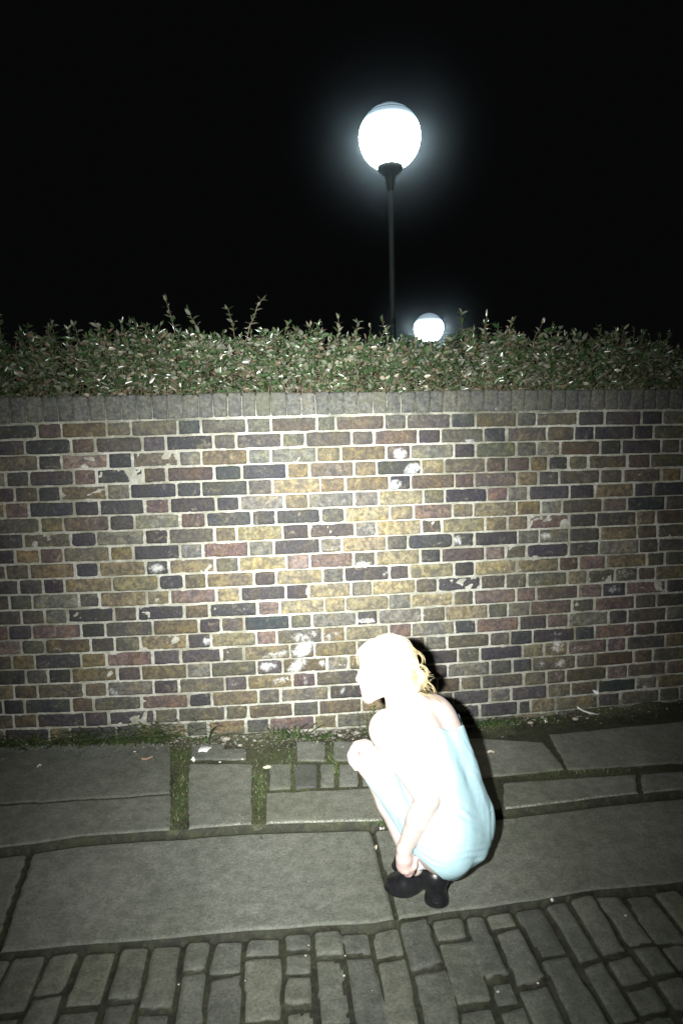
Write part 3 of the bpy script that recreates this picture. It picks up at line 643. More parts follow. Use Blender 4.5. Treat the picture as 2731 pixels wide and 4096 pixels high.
# ------------------------------------------------------------------ street lamps
M_pole = mat_simple('dark_green_lamp_paint', (.012, .016, .015), .55, .25, .2, 20)
M_globe = None
def mat_globe():
    n = NT('lit_opal_globe'); z = n.attr('lit')
    n.base((.8, .85, .88)); st = n.rng(z, 0, 1, .42, 42.0, False)
    n.set(n.p, 'Emission Strength', st); n.set(n.p, 'Emission Color', n.mix(z, (.55, .78, .95), (.86, .97, 1.0)))
    return n.fin(.2, .5)
M_globe = mat_globe()
M_spark = mat_emit('bright_rivet_glint', (.9, 1, 1), 8)
def street_lamp(px, py, diam_px, label):
    depth = FPX*.5/diam_px; c = CAM0+ray(px, py)*depth; R = .25; g0 = 1.50
    root = empty('street_lamp', (c[0], c[1], g0)); tag(root, label, 'street lamp', 'globe street lamps beyond the hedge')
    # globe
    prof = []; a0 = math.radians(24)
    for i in range(41):
        a = a0+(math.pi-a0)*i/40; prof.append((R*math.sin(a)+1e-4, -R*math.cos(a)))
    V, F = lathe(prof, 64); zl = V[:, 2]/R
    lit = np.clip((.66-zl)/.50, 0, 1)**2.6; lit = lit*lit*(3-2*lit)
    g = mesh_obj('globe', V+c, F, M_globe, root, True, {'lit': lit})
    # louvre rings inside the dim cap show as thin dark lines on it
    b = Acc()
    for zz, rr in ((.66, .755), (.80, .605), (.90, .44)):
        pts = [c+np.array([math.cos(t)*R*rr, math.sin(t)*R*rr, R*zz]) for t in np.linspace(0, 2*math.pi, 33)]
        V, F = tube(pts, .0022, 5); b.add(V, F)
    b.build('cap_rings', M_pole, root, True)
    V, F = lathe([(.001, -.20), (.085, -.20), (.103, -.215), (.106, -.236), (.100, -.262), (.070, -.285), (.045, -.31), (.032, -.40), (.022, -.42)], 32)
    mesh_obj('collar', V+c, F, M_pole, root, True)
    zt = c[2]-.42; hh = zt-g0
    V, F = lathe([(.022, hh), (.024, .55), (.034, .53), (.036, .10), (.060, .08), (.065, 0), (.001, 0)], 24)
    mesh_obj('pole', V+np.array([c[0], c[1], g0]), F, M_pole, root, True)
    return c
L1 = street_lamp(1558, 550, 244, 'tall street lamp with a large glowing white globe, high above the hedge')
L2 = street_lamp(1714, 1312, 116, 'farther street lamp whose glowing globe shows just over the hedge top')
# added scattering balls round both globes, standing in for lens bloom
n = bpy.data.materials.new('bloom_volume'); n.use_nodes = True; n.node_tree.nodes.clear()
o_ = n.node_tree.nodes.new('ShaderNodeOutputMaterial'); v_ = n.node_tree.nodes.new('ShaderNodeVolumePrincipled')
v_.inputs['Density'].default_value = .028; v_.inputs['Color'].default_value = (.75, .93, 1, 1); v_.inputs['Anisotropy'].default_value = 0.0
n.node_tree.links.new(v_.outputs[0], o_.inputs['Volume'])
g_ = n.node_tree.nodes.new('ShaderNodeTexCoord'); l_ = n.node_tree.nodes.new('ShaderNodeVectorMath'); l_.operation = 'LENGTH'
n.node_tree.links.new(g_.outputs['Object'], l_.inputs[0]); r_ = n.node_tree.nodes.new('ShaderNodeMapRange'); r_.interpolation_type = 'LINEAR'
r_.inputs[1].default_value = 1.0; r_.inputs[2].default_value = 0.0; r_.inputs[3].default_value = 0.0; r_.inputs[4].default_value = 1.0
n.node_tree.links.new(l_.outputs['Value'], r_.inputs[0]); p_ = n.node_tree.nodes.new('ShaderNodeMath'); p_.operation = 'POWER'; p_.inputs[1].default_value = 5
n.node_tree.links.new(r_.outputs[0], p_.inputs[0]); q_ = n.node_tree.nodes.new('ShaderNodeMath'); q_.operation = 'MULTIPLY'; q_.inputs[1].default_value = .24
n.node_tree.links.new(p_.outputs[0], q_.inputs[0]); n.node_tree.links.new(q_.outputs[0], v_.inputs['Density'])
for c_, R_ in ((L1, 1.25), (L2, 1.7)):
    V, F = lathe([(math.sin(t)+1e-4, -math.cos(t)) for t in np.linspace(0, math.pi, 25)], 40)
    o = tag(mesh_obj('bloom_ball', V, F, n, None, True), kind='stuff'); o.location = Vector(c_); o.scale = (R_, R_, R_)
#PERSON#
# ------------------------------------------------------------------ signed-distance modelling (for the figure)
class Field:
    def __init__(s, lo, hi, h):
        s.lo = np.array(lo, float); s.h = h; s.n = np.ceil((np.array(hi)-s.lo)/h).astype(int)+1
        s.F = np.full(tuple(s.n), .08, np.float32)
    def box(s, lo, hi):
        a = np.maximum(((np.array(lo)-s.lo)/s.h).astype(int), 0); b = np.minimum(((np.array(hi)-s.lo)/s.h).astype(int)+2, s.n)
        if (b <= a).any(): return None, None
        sl = tuple(slice(int(p), int(q)) for p, q in zip(a, b))
        g = [s.lo[i]+s.h*np.arange(a[i], b[i]) for i in range(3)]
        return sl, np.meshgrid(*g, indexing='ij')
    def apply(s, lo, hi, fn, k, sub=False):
        sl, g = s.box(lo, hi)
        if sl is None: return
        d = fn(*g).astype(np.float32); a = s.F[sl]
        if sub: d = -d; h = np.maximum(k-np.abs(a-d), 0)/k; s.F[sl] = np.maximum(a, d)+h*h*k/4
        else: h = np.maximum(k-np.abs(a-d), 0)/k; s.F[sl] = np.minimum(a, d)-h*h*k/4
    def cone(s, a, b, ra, rb, k=.015, sub=False):
        a, b = np.array(a, float), np.array(b, float); m = max(ra, rb)+.05
        e = b-a; L2 = e@e+1e-12
        def fn(x, y, z):
            t = np.clip(((x-a[0])*e[0]+(y-a[1])*e[1]+(z-a[2])*e[2])/L2, 0, 1)
            return np.sqrt((x-a[0]-e[0]*t)**2+(y-a[1]-e[1]*t)**2+(z-a[2]-e[2]*t)**2)-(ra+(rb-ra)*t)
        s.apply(np.minimum(a, b)-m, np.maximum(a, b)+m, fn, k, sub)
    def chain(s, pts, rad, k=.01):
        for i in range(len(pts)-1): s.cone(pts[i], pts[i+1], rad[i], rad[i+1], k)
    def ell(s, c, r, axes=None, k=.015, sub=False):
        c = np.array(c, float); r = np.array(r, float); A_ = np.eye(3) if axes is None else np.array(axes); m = r.max()+.05
        def fn(x, y, z):
            p = [((x-c[0])*a[0]+(y-c[1])*a[1]+(z-c[2])*a[2]) for a in A_]
            q = np.sqrt(sum((p[i]/r[i])**2 for i in range(3))); q2 = np.sqrt(sum((p[i]/r[i]**2)**2 for i in range(3)))
            return q*(q-1)/(q2+1e-9)
        s.apply(c-m, c+m, fn, k, sub)
    def cut(s, p, nrm, k=.004):     # keep the side away from nrm
        nrm = np.array(nrm, float); nrm /= np.linalg.norm(nrm)
        g = [s.lo[i]+s.h*np.arange(s.n[i]) for i in range(3)]
        d = ((g[0]-p[0])*nrm[0])[:, None, None]+((g[1]-p[1])*nrm[1])[None, :, None]+((g[2]-p[2])*nrm[2])[None, None, :]
        d = d.astype(np.float32); h = np.maximum(k-np.abs(s.F-d), 0)/k; s.F = np.maximum(s.F, d)+h*h*k/4
    def grid(s):
        return np.meshgrid(*[s.lo[i]+s.h*np.arange(s.n[i]) for i in range(3)], indexing='ij')
    def mesh(s):
        F = s.F; S = F < 0; n = F.shape
        c = np.zeros((n[0]-1, n[1]-1, n[2]-1), np.int8)
        offs = [(i, j, k) for i in (0, 1) for j in (0, 1) for k in (0, 1)]
        for o in offs: c += S[o[0]:n[0]-1+o[0], o[1]:n[1]-1+o[1], o[2]:n[2]-1+o[2]]
        act = (c > 0) & (c < 8); I = np.argwhere(act); vid = np.full(act.shape, -1, np.int64); vid[act] = np.arange(len(I))
        val = {o: F[I[:, 0]+o[0], I[:, 1]+o[1], I[:, 2]+o[2]] for o in offs}
        acc = np.zeros((len(I), 3)); cnt = np.zeros(len(I))
        for o in offs:
            for ax in range(3):
                if o[ax]: continue
                o2 = list(o); o2[ax] = 1; o2 = tuple(o2); a, b = val[o], val[o2]; m = (a < 0) != (b < 0)
                t = np.where(m, a/(a-b+1e-12), 0); p = np.tile(np.array(o, float), (len(I), 1)); p[:, ax] += t
                acc[m] += p[m]; cnt += m
        V = s.lo+s.h*(I+acc/np.maximum(cnt, 1)[:, None]); Q = []
        for ax in range(3):
            sl0 = [slice(1, n[i]-1) for i in range(3)]; sl1 = list(sl0)
            sl0[ax] = slice(0, n[ax]-1); sl1[ax] = slice(1, n[ax])
            a, b = S[tuple(sl0)], S[tuple(sl1)]; E = np.argwhere(a != b); st = np.array([sl0[i].start for i in range(3)])
            G = E+st; u, v = (ax+1) % 3, (ax+2) % 3; du = np.eye(3, dtype=int)[u]; dv = np.eye(3, dtype=int)[v]
            q = np.stack([vid[tuple((G-du-dv).T)], vid[tuple((G-dv).T)], vid[tuple(G.T)], vid[tuple((G-du).T)]], 1)
            fl2 = ~a[tuple(E.T)]; q[fl2] = q[fl2][:, ::-1]; Q.append(q)
        Q = np.concatenate(Q); Q = Q[(Q >= 0).all(1)]
        return V, Q
    def sample(s, P):
        i = np.clip(((P-s.lo)/s.h).astype(int), 0, s.n-1); return s.F[i[..., 0], i[..., 1], i[..., 2]]

# ------------------------------------------------------------------ the crouching person
ZC = 2.236
def B(cx, cy, dz=0.0):        # a body point read off the photo, at its own distance from the camera
    return CAM0+ray(1300+cx/1.96, 2450+cy/1.96)*(ZC+dz)
S_ = 2650*1.96/ZC             # photo-crop pixels per metre at the figure
fig = empty('person', tuple(B(800, 2250)*[1, 1, 0]+np.array([0, .05, -.175])))
tag(fig, 'crouching person with blonde tied hair, pale blue slip dress and black boots, hand on knee', 'person')
AX = np.array([CR, CU, CF])
M_skin = NT('fair_skin'); _c = M_skin.attr('col', False)
M_skin.base(M_skin.mix(1.0, _c, M_skin.rng(M_skin.noise(30, 3, .6), .3, .7, .94, 1.05), 'MULTIPLY')); M_skin = M_skin.fin(.5, .35, **{'Subsurface Weight': .12, 'Subsurface Radius': (.01, .004, .002), 'Subsurface Scale': .5})
M_dress = mat_simple('pale_blue_satin', (.52, .78, .85), .6, .3, .04, 60, .2)
M_slip = mat_simple('white_cotton', (.85, .86, .9), .8, .2, .03, 60, .2)
M_boot = mat_simple('black_leather', (.012, .012, .014), .32, .55, .2, 80, .15)
M_lip = None
body = Field(np.min([B(100, 2400, -.3), B(100, 0, -.3), B(1450, 0, .4), B(1450, 2400, .4), B(100, 0, .4), B(1450, 2400, -.3)], 0), np.max([B(100, 2400, -.3), B(100, 0, -.3), B(1450, 0, .4), B(1450, 2400, .4), B(100, 0, .4), B(1450, 2400, -.3)], 0), .0042)
def lat(p, a):   # shift along the figure's own left-right axis (far side positive)
    return p+CR*(.6*a)+CF*(.8*a)
def torso(Fd, g, k=.03):
    for (x, y, dz, off, r) in ((740, 830, .02, .085, .062), (760, 930, .01, .068, .090), (830, 1090, 0, .058, .094), (895, 1260, 0, .048, .088), (955, 1440, -.01, .055, .088), (1000, 1620, -.01, .066, .098), (1000, 1745, -.01, .060, .100)):
        p = B(x, y, dz); Fd.cone(lat(p, -off), lat(p, off), r+g, r+g, k)
    for (a, b, r1, r2, o) in (((760, 930), (895, 1260), .09, .086, .06), ((895, 1260), (1000, 1690), .086, .10, .055)):
        for sg in (-1, 1): Fd.cone(lat(B(*a), sg*o), lat(B(*b), sg*o), r1+g, r2+g, k)
HIPN, KNN, ANKN = B(925, 1700, -.045), B(372, 1180, .085), B(700, 1990, .03)
HIPF, KNF, ANKF = B(990, 1660, .09), B(430, 1165, .20), B(800, 1960, .16)
torso(body, 0)
# shoulders, neck
body.cone(B(625, 790, .0), B(500, 885, -.105), .045, .050, .03)
body.cone(B(690, 760, .03), B(905, 830, .13), .045, .050, .03)
body.cone(B(565, 590, 0), B(650, 800, .01), .050, .062, .03)
body.cone(B(640, 690, .01), B(720, 830, .02), .045, .06, .04)
# legs
for hp, kn, an in ((HIPN, KNN, ANKN), (HIPF, KNF, ANKF)):
    body.cone(hp, hp*.45+kn*.55, .080, .066, .02); body.cone(hp*.45+kn*.55, kn, .066, .050, .02)
    body.cone(kn, kn*.62+an*.38+CR*.012, .048, .050, .02); body.cone(kn*.62+an*.38+CR*.012, an, .050, .030, .02)
    body.ell(kn-CR*.006, (.050, .050, .050), None, .012)
# near arm: shoulder, elbow, wrist
SHN, ELN, WRN = B(468, 925, -.12), B(800, 1462, -.135), B(622, 1850, -.095)
body.ell(B(470, 925, -.115), (.050, .056, .050), AX, .025)
body.cone(SHN, SHN*.5+ELN*.5, .047, .043, .012); body.cone(SHN*.5+ELN*.5, ELN, .043, .038, .008)
body.cone(ELN, ELN*.6+WRN*.4, .040, .038, .01); body.cone(ELN*.6+WRN*.4, WRN, .038, .0245, .01)
# far arm, forearm laid over the knees
SHF, ELF, WRF = B(890, 870, .135), B(600, 1150, .26), B(410, 1052, .13)
body.cone(SHF, ELF, .042, .035, .02); body.cone(ELF, WRF, .034, .021, .012)
# near hand hanging over the ankle, fingers curled under
body.cone(WRN, B(618, 1925, -.09), .0245, .024, .01); body.cone(B(618, 1925, -.09), B(612, 1975, -.085), .026, .024, .01); body.cone(B(640, 1930, -.08), B(638, 1975, -.075), .022, .02, .01)
for (pts, r) in (([(588, 1965, -.09), (590, 2010, -.085), (625, 2035, -.07), (655, 2030, -.055)], .0088), ([(606, 1975, -.098), (612, 2025, -.095), (640, 2050, -.08), (668, 2040, -.066)], .009),
                 ([(628, 1978, -.1), (636, 2030, -.1), (660, 2052, -.085), (688, 2030, -.07)], .0088), ([(650, 1970, -.095), (662, 2015, -.095), (682, 2028, -.082), (698, 2005, -.07)], .0078),
                 ([(668, 1900, -.08), (700, 1945, -.085), (700, 1990, -.088), (675, 2022, -.09)], .0095)):
    P_ = [B(*q) for q in pts]; body.chain(P_, [r*1.1, r*1.05, r, r*.85], .004)
# far hand draped over the knee
body.cone(WRF, B(330, 1052, .10), .020, .021, .008); body.cone(B(330, 1052, .10), B(262, 1055, .085), .020, .0165, .008); body.cone(B(315, 1030, .12), B(245, 1040, .11), .018, .015, .008)
for (pts, r) in (([(262, 1050, .08), (236, 1095, .06), (245, 1130, .055), (268, 1158, .06)], .0082), ([(240, 1045, .09), (212, 1098, .07), (222, 1155, .06), (252, 1205, .062)], .0085),
                 ([(225, 1050, .10), (194, 1110, .085), (204, 1170, .075), (240, 1228, .078)], .0083), ([(215, 1055, .112), (188, 1120, .1), (200, 1175, .09), (228, 1218, .09)], .0072),
                 ([(350, 1030, .07), (318, 1050, .05), (290, 1068, .045), (272, 1080, .05)], .0095)):
    P_ = [B(*q) for q in pts]; body.chain(P_, [r*1.1, r*1.03, r, r*.82], .004)
# head, in profile to the left
HO = B(500, 440, 0)
def H(f, u, s=0.0): return HO-CR*f+CU*u+CF*s      # forward, up, to the far side
body.ell(H(-.004, .026), (.086, .076, .072), AX, .02)
body.ell(H(.040, .020), (.058, .068, .062), AX, .02)
body.ell(H(.046, -.040), (.046, .055, .052), AX, .02)
body.cone(H(.012, -.052, -.040), H(.066, -.092, -.012), .020, .017, .02); body.cone(H(.012, -.052, .040), H(.066, -.092, .012), .020, .017, .02)
body.cone(H(.070, -.094, -.008), H(.070, -.094, .008), .0185, .0185, .015)
body.ell(H(.082, .052), (.016, .030, .045), AX, .02)
body.cone(H(.087, .017, -.022), H(.087, .017, .022), .0115, .0115, .010)
for sg in (-1, 1):
    body.ell(H(.094, -.004, sg*.030), (.012, .011, .016), AX, .010, True)       # eye socket
    body.ell(H(.0795, -.006, sg*.0285), (.0125, .0125, .0135), AX, .004)         # lid over the eyeball
    body.cone(H(.072, -.030, sg*.036), H(.06, -.04, sg*.046), .018, .018, .02)   # cheekbone
    # ear
    body.ell(H(-.008, -.012, sg*.074), (.017, .030, .008), AX, .006); body.ell(H(-.012, -.010, sg*.083), (.009, .019, .005), AX, .004, True)
body.cone(H(.088, .006), H(.103, -.034), .0065, .0095, .009); body.ell(H(.1015, -.0375), (.0095, .0085, .0085), AX, .004)
for sg in (-1, 1): body.ell(H(.092, -.042, sg*.0105), (.009, .006, .006), AX, .004)
body.cone(H(.086, -.058, -.012), H(.086, -.058, .012), .012, .012, .010)
body.cone(H(.0905, -.0675, -.014), H(.0905, -.0675, .014), .0060, .0060, .004); body.cone(H(.0885, -.0785, -.013), H(.0885, -.0785, .013), .0062, .0062, .004)
body.cone(H(.096, -.0725, -.020), H(.096, -.0725, .020), .0016, .0016, .002, True)
V, Q = body.mesh()
rel = V-HO; f_ = -(rel@CR); u_ = rel@CU; s_ = rel@CF
c = np.tile([.64, .52, .475], (len(V), 1))
lips = 1.0*np.exp(-(((u_+.073)/.0105)**2+(s_/.021)**2)**2)*(f_ > .078); c = c*(1-lips[:, None])+np.array([.40, .06, .08])*lips[:, None]
brow = np.exp(-(((u_-.020)/.0045)**2+((np.abs(s_)-.030)/.017)**2)**2)*(f_ > .05)*.6; c = c*(1-brow[:, None])+np.array([.40, .28, .16])*brow[:, None]
eye = np.exp(-(((u_+.008)/.0028)**2+((np.abs(s_)-.029)/.012)**2)**2)*(f_ > .05)*.75; c = c*(1-eye[:, None])+np.array([.14, .09, .07])*eye[:, None]
for hc in (B(640, 2010, -.09), B(240, 1120, .07)):   # flushed knuckles
    k_ = np.exp(-(np.linalg.norm(V-hc, axis=1)/.045)**2)*.5; c = c*(1-k_[:, None])+np.array([.72, .42, .37])*k_[:, None]
mesh_obj('body', V, Q, M_skin, fig, True, {'col': c})

# dress: a skin of cloth over torso, hips and thighs
dr = Field(body.lo, body.lo+body.h*(body.n-1), .0042)
torso(dr, .007, .03)
for hp, kn, g in ((HIPN, KNN, .010), (HIPF, KNF, .008)):
    dr.cone(hp, hp*.45+kn*.55, .082+g, .068+g, .025); dr.cone(hp*.45+kn*.55, hp*.12+kn*.88, .068+g, .054+g, .02)
dr.cone(B(1010, 1805, -.02), B(965, 1905, -.035), .100, .062, .03)
dr.cone(B(1000, 1800, .0), B(985, 1880, .0), .106, .066, .03)
dr.cone(B(1010, 1780, .05), B(930, 1880, .02), .098, .060, .03)
dr.cone(B(790, 1885, -.05), B(930, 1975, -.06), .040, .040, .02); dr.cone(B(900, 1930, -.02), B(990, 1970, -.02), .055, .045, .02)
# skirt hanging between the shin and the near forearm
dr.cone(B(500, 1330, .03), B(690, 1800, .0), .028, .024, .03); dr.cone(B(620, 1500, .02), B(800, 1850, -.01), .050, .045, .03); dr.cone(B(760, 1600, 0), B(900, 1880, -.02), .06, .05, .03)
G_ = dr.grid(); gx_ = (G_[0]-CAM0[0])*CR[0]+(G_[1]-CAM0[1])*CR[1]+(G_[2]-CAM0[2])*CR[2]; gu_ = (G_[0]-CAM0[0])*CU[0]+(G_[1]-CAM0[1])*CU[1]+(G_[2]-CAM0[2])*CU[2]
gf_ = (G_[0]-CAM0[0])*CF[0]+(G_[1]-CAM0[1])*CF[1]+(G_[2]-CAM0[2])*CF[2]
cxg = ((CX+FPX*gx_/gf_)-1300)*1.96; cyg = ((CY-FPX*gu_/gf_)-2450)*1.96
# folds radiating over the hip and waist
band = (np.abs(dr.F) < .03)
wr = np.zeros_like(dr.F)
xx, yy, zz = cxg[band], cyg[band], gf_[band]
def fold(cx, cy, ang, wl, ln, wd, amp):
    u = (xx-cx)*math.cos(ang)+(yy-cy)*math.sin(ang); v = -(xx-cx)*math.sin(ang)+(yy-cy)*math.cos(ang)+.0009*u*u
    v = v+14*np.sin(u/70+cx)
    return amp*np.cos(v*2*math.pi/wl)*np.exp(-(u/ln)**2-(v/wd)**2)
f = 0
for a in [(960, 1700, .85, 44, 160, 60, .0045), (1100, 1740, .45, 60, 170, 80, .0035), (930, 1830, .45, 50, 160, 70, .004), (1215, 1330, 1.0, 70, 60, 26, .0050), (1265, 1480, 1.2, 60, 80, 30, .0030), (1180, 1235, .9, 60, 40, 22, .0045), (1060, 1560, .75, 64, 110, 40, .0035),
          (1120, 1900, -.15, 50, 220, 60, .003), (1000, 1560, .7, 70, 150, 80, .003), (1290, 1650, 1.5, 44, 160, 50, .003), (1150, 1100, 1.1, 40, 100, 40, .002), (760, 1850, .75, 40, 120, 60, .004), (600, 1600, 1.1, 46, 180, 60, .004), (860, 1950, .5, 36, 120, 30, .003)]:
    f = f+fold(*a)
f = .7*f*(.55+.6*vnoise(G_[0][band], G_[1][band], G_[2][band], 17))+.002*vnoise(G_[0][band], G_[1][band], G_[2][band], 22)
tmp = dr.F[band]+np.clip(f, -.006, .0030); dr.F[band] = tmp
# neckline: everything above the scooped line is open
def cutline(pts, k=.003):
    xs_, ys_ = zip(*pts); yl = np.interp(cxg, xs_, ys_)
    d = ((yl-cyg)/S_).astype(np.float32); dr.F = np.maximum(dr.F, d)
cutline([(300, 1330), (420, 1230), (440, 830), (500, 760), (600, 775), (740, 838), (860, 893), (960, 922), (1035, 918), (1075, 880), (1300, 880)])
hl = np.interp(cxg, [300, 430, 660, 700, 860, 920, 1000, 1400], [1330, 1620, 1872, 1900, 2035, 2090, 2110, 2110])
dr.F = np.maximum(dr.F, ((cyg-hl)/S_).astype(np.float32))
dr.F = np.maximum(dr.F, -(body.F+.002))
# leave the near arm, knees and head free
dr.cone(SHN, ELN, .050, .043, .003, True); dr.cone(ELN, WRN, .043, .030, .003, True)
# straps
dr.chain([B(1058, 935, .10), B(1062, 880, .115), B(1035, 812, .125), B(960, 760, .12)], [.0075]*4, .004)
dr.chain([B(432, 800, -.02), B(450, 772, -.035), B(520, 775, -.07), B(600, 850, -.105), B(640, 960, -.10)], [.006, .0055, .005, .005, .006], .004)
V, Q = dr.mesh()
mesh_obj('dress', V, Q, M_dress, fig, True)
# white underskirt corner between hem and boot
us = Field(B(600, 2060, -.15), B(900, 1850, .2), .004) if False else Field(np.min([B(600, 2100, -.15), B(950, 1820, .2), B(600, 1820, -.15), B(950, 2100, .2)], 0), np.max([B(600, 2100, -.15), B(950, 1820, .2), B(600, 1820, -.15), B(950, 2100, .2)], 0), .004)
us.cone(B(700, 1885, -.035), B(850, 1968, -.055), .022, .014, .02); us.cone(B(705, 1895, -.035), B(728, 1992, -.04), .02, .012, .02); us.cone(B(800, 1940, -.05), B(870, 1985, -.06), .022, .014, .02); us.cone(B(740, 1940, 0), B(800, 1965, 0), .028, .02, .02); us.cone(B(780, 1950, -.03), B(850, 1985, -.04), .02, .016, .02)
V, Q = us.mesh(); mesh_obj('underskirt', V, Q, M_slip, fig, True)

# boots: chunky heel, arched shank, rounded toe
def boot(heel, toe, ankle, name='boot'):
    hd = np.array([toe[0]-heel[0], toe[1]-heel[1], 0]); L = np.linalg.norm(hd); d = hd/L; sd = np.array([-d[1], d[0], 0]); up = np.array([0, 0, 1.0])
    q = lambda a, b, c: np.array(heel)+d*a+sd*b+up*c
    lo = np.minimum(np.array(heel), np.array(toe))-.13; hi = np.maximum(np.array(heel), np.array(toe))+.13; hi[2] = ankle[2]+.08
    F_ = Field(lo, hi, .0036)
    A3 = np.array([d, sd, up])
    # heel block, waisted and flared
    for zz, r in ((.006, .043), (.018, .0415), (.03, .038), (.042, .0355), (.055, .036), (.066, .038)):
        F_.ell(q(0, 0, zz), (r, r*.92, .014), A3, .006)
    F_.ell(q(.002, 0, .088), (.044, .038, .034), A3, .012)      # counter
    F_.cone(q(.004, 0, .095), np.array(ankle), .040, .041, .015)  # shaft
    F_.cone(q(.03, 0, .088), q(.105, 0, .052), .034, .034, .02)  # instep
    F_.ell(q(L, 0, .036), (.062, .045, .036), A3, .015)         # toe box
    F_.ell(q(L+.012, 0, .018), (.058, .046, .018), A3, .006)
    F_.cone(q(.05, 0, .075), q(L, 0, .03), .020, .030, .02)
    F_.cut(np.array(heel)+up*.001, -up)
    V, Q = F_.mesh(); o = mesh_obj(name, V, Q, M_boot, fig, True)
    V, F = tube([q(.038*math.cos(t)*1.02, .036*math.sin(t)*1.02, .071) for t in np.linspace(1.2, 5.1, 16)], .0022, 6); mesh_obj('welt', V, F, M_boot, o, True)
    return o
hN = at_z(1300+872/1.96, 2450+2262/1.96, -.185); tN = at_z(1300+650/1.96, 2450+2185/1.96, -.175)
zg = lambda p: np.array([p[0], p[1], float(zK(p[0], p[1]))])
hN, tN = zg(hN), zg(tN)
dN = (tN-hN)/np.linalg.norm((tN-hN)[:2]); tN = hN+dN*.118; tN = zg(tN)
ankN = B(868, 2000, (hN-CAM0)@CF-ZC+.01)
boot(hN, tN, ankN)
off = np.array([.045, .10, 0]); hF, tF = zg(hN+off), zg(tN+off); boot(hF, tF, ankN+off+np.array([0, 0, .01]))

# hair: combed back from the face into a loose low knot
M_hair = mat_vcol('blonde_hair', .42, .5, .22, 200)
hf = Field(np.min([B(180, 720, -.16), B(900, 130, .16), B(180, 130, -.16), B(900, 720, .16)], 0), np.max([B(180, 720, -.16), B(900, 130, .16), B(180, 130, -.16), B(900, 720, .16)], 0), .0035)
hf.ell(H(-.010, .030), (.086, .078, .081), AX, .012); hf.ell(H(.022, .052), (.072, .046, .067), AX, .015)
hf.ell(H(-.058, -.006), (.036, .045, .060), AX, .02)
hf.ell(H(-.098, -.026, -.012), (.028, .030, .034), AX, .006); hf.ell(H(-.088, -.050, -.02), (.024, .022, .026), AX, .005); hf.ell(H(-.106, -.046, .0), (.018, .020, .026), AX, .004)
hf.cone(H(-.03, -.01, -.072), H(-.08, -.05, -.045), .016, .02, .015)
# face kept clear
G_ = hf.grid(); r0 = [G_[i]-HO[i] for i in range(3)]
ff = -(r0[0]*CR[0]+r0[1]*CR[1]+r0[2]*CR[2]); uu = r0[0]*CU[0]+r0[1]*CU[1]+r0[2]*CU[2]; ss = r0[0]*CF[0]+r0[1]*CF[1]+r0[2]*CF[2]
lim = np.interp(uu, [-.12, -.03, .0, .03, .06, .085, .12], [-.045, -.022, .012, .045, .078, .094, .10])
hf.F = np.maximum(hf.F, (ff-lim).astype(np.float32))
lk = .0010*np.sin(600*(np.arctan2(uu+.02, ff+.09)*.09)+9*ss*30)+.002*vnoise(ff, uu, ss, 60)
hf.F = hf.F+lk.astype(np.float32)*(np.abs(hf.F) < .02)
V, Q = hf.mesh()
hc = lambda n: np.array([.74, .57, .27])*(1+.15*rng.normal(0, 1, (n, 1)))
hair = mesh_obj('hair', V, Q, M_hair, fig, True, {'col': (lambda g: np.array([.56, .50, .34])*(1-g)+np.array([.48, .41, .25])*g)(np.clip((-.045+((V-HO)@CR))/.04, 0, 1)[:, None])*(1+.22*vnoise(V[:, 0], V[:, 1], V[:, 2]*.3, 120)[:, None])})  # golden back of the head darkened: shading put into the hair colour
st_ = Acc()
def strand(pts, r, col):
    pts = np.array(pts); t = np.linspace(0, 1, len(pts)); tt = np.linspace(0, 1, 12)
    # smooth with a Catmull-like resample
    P_ = np.stack([np.interp(tt, t, pts[:, i]) for i in range(3)], 1)
    for _ in range(2): P_[1:-1] = (P_[:-2]+2*P_[1:-1]+P_[2:])/4
    V, F = tube(list(P_), [r*(1-.55*k/11) for k in range(12)], 3)
    g = np.clip((-.050+((np.array(V)-HO)@CR))/.04, 0, 1)[:, None]; st_.add(V, F, col=np.array(col)*(1-g*np.array([.12, .2, .34])))  # strands carry the same painted shading towards the back
for i in range(620):
    s0 = rng.uniform(-.075, .075); a = rng.uniform(.1, 1.0)
    R1, R2, R3 = .086, .077, .083
    pts = []
    th0 = rng.uniform(.15, .9)           # starts between brow and crown
    for k in range(10):
        t = k/9; th = th0+(3.45-th0)*t; ph = s0/.09*(1-.35*t)*1.1
        rr = 1.0+rng.normal(0, .004)+.02*math.sin(t*9+i)
        f = math.cos(th)*R1*math.cos(ph)*rr-.010; u = math.sin(th)*R2*math.cos(ph)*rr*.98+.032 if th < 3.14 else math.sin(th)*R2+.034
        f2 = f if th < 2.2 else f-.010*(th-2.2); u2 = u-.030*max(0, th-2.2)
        pts.append(H(f2, u2, math.sin(ph)*R3*rr))
    strand(pts, rng.uniform(.0006, .0011), np.array([.64, .58, .42])*rng.uniform(.7, 1.25))
for i in range(260):                      # sides swept to the knot
    sg = -1 if rng.random() < .75 else 1; u0 = rng.uniform(-.03, .07); f0 = np.interp(u0, [-.03, 0, .03, .07], [-.02, .01, .045, .075])
    k1 = rng.normal(0, .006, 3)
    strand([H(f0, u0, sg*.060), H(f0-.03, u0+.004, sg*.079)+k1*.3, H(-.045, u0*.6-.005, sg*.080)+k1*.5, H(-.078, u0*.3-.025, sg*.055)+k1, H(-.102+rng.normal(0, .006), -.032+rng.normal(0, .010), sg*.02)+k1], rng.uniform(.0006, .0011), np.array([.64, .58, .42])*rng.uniform(.7, 1.25))
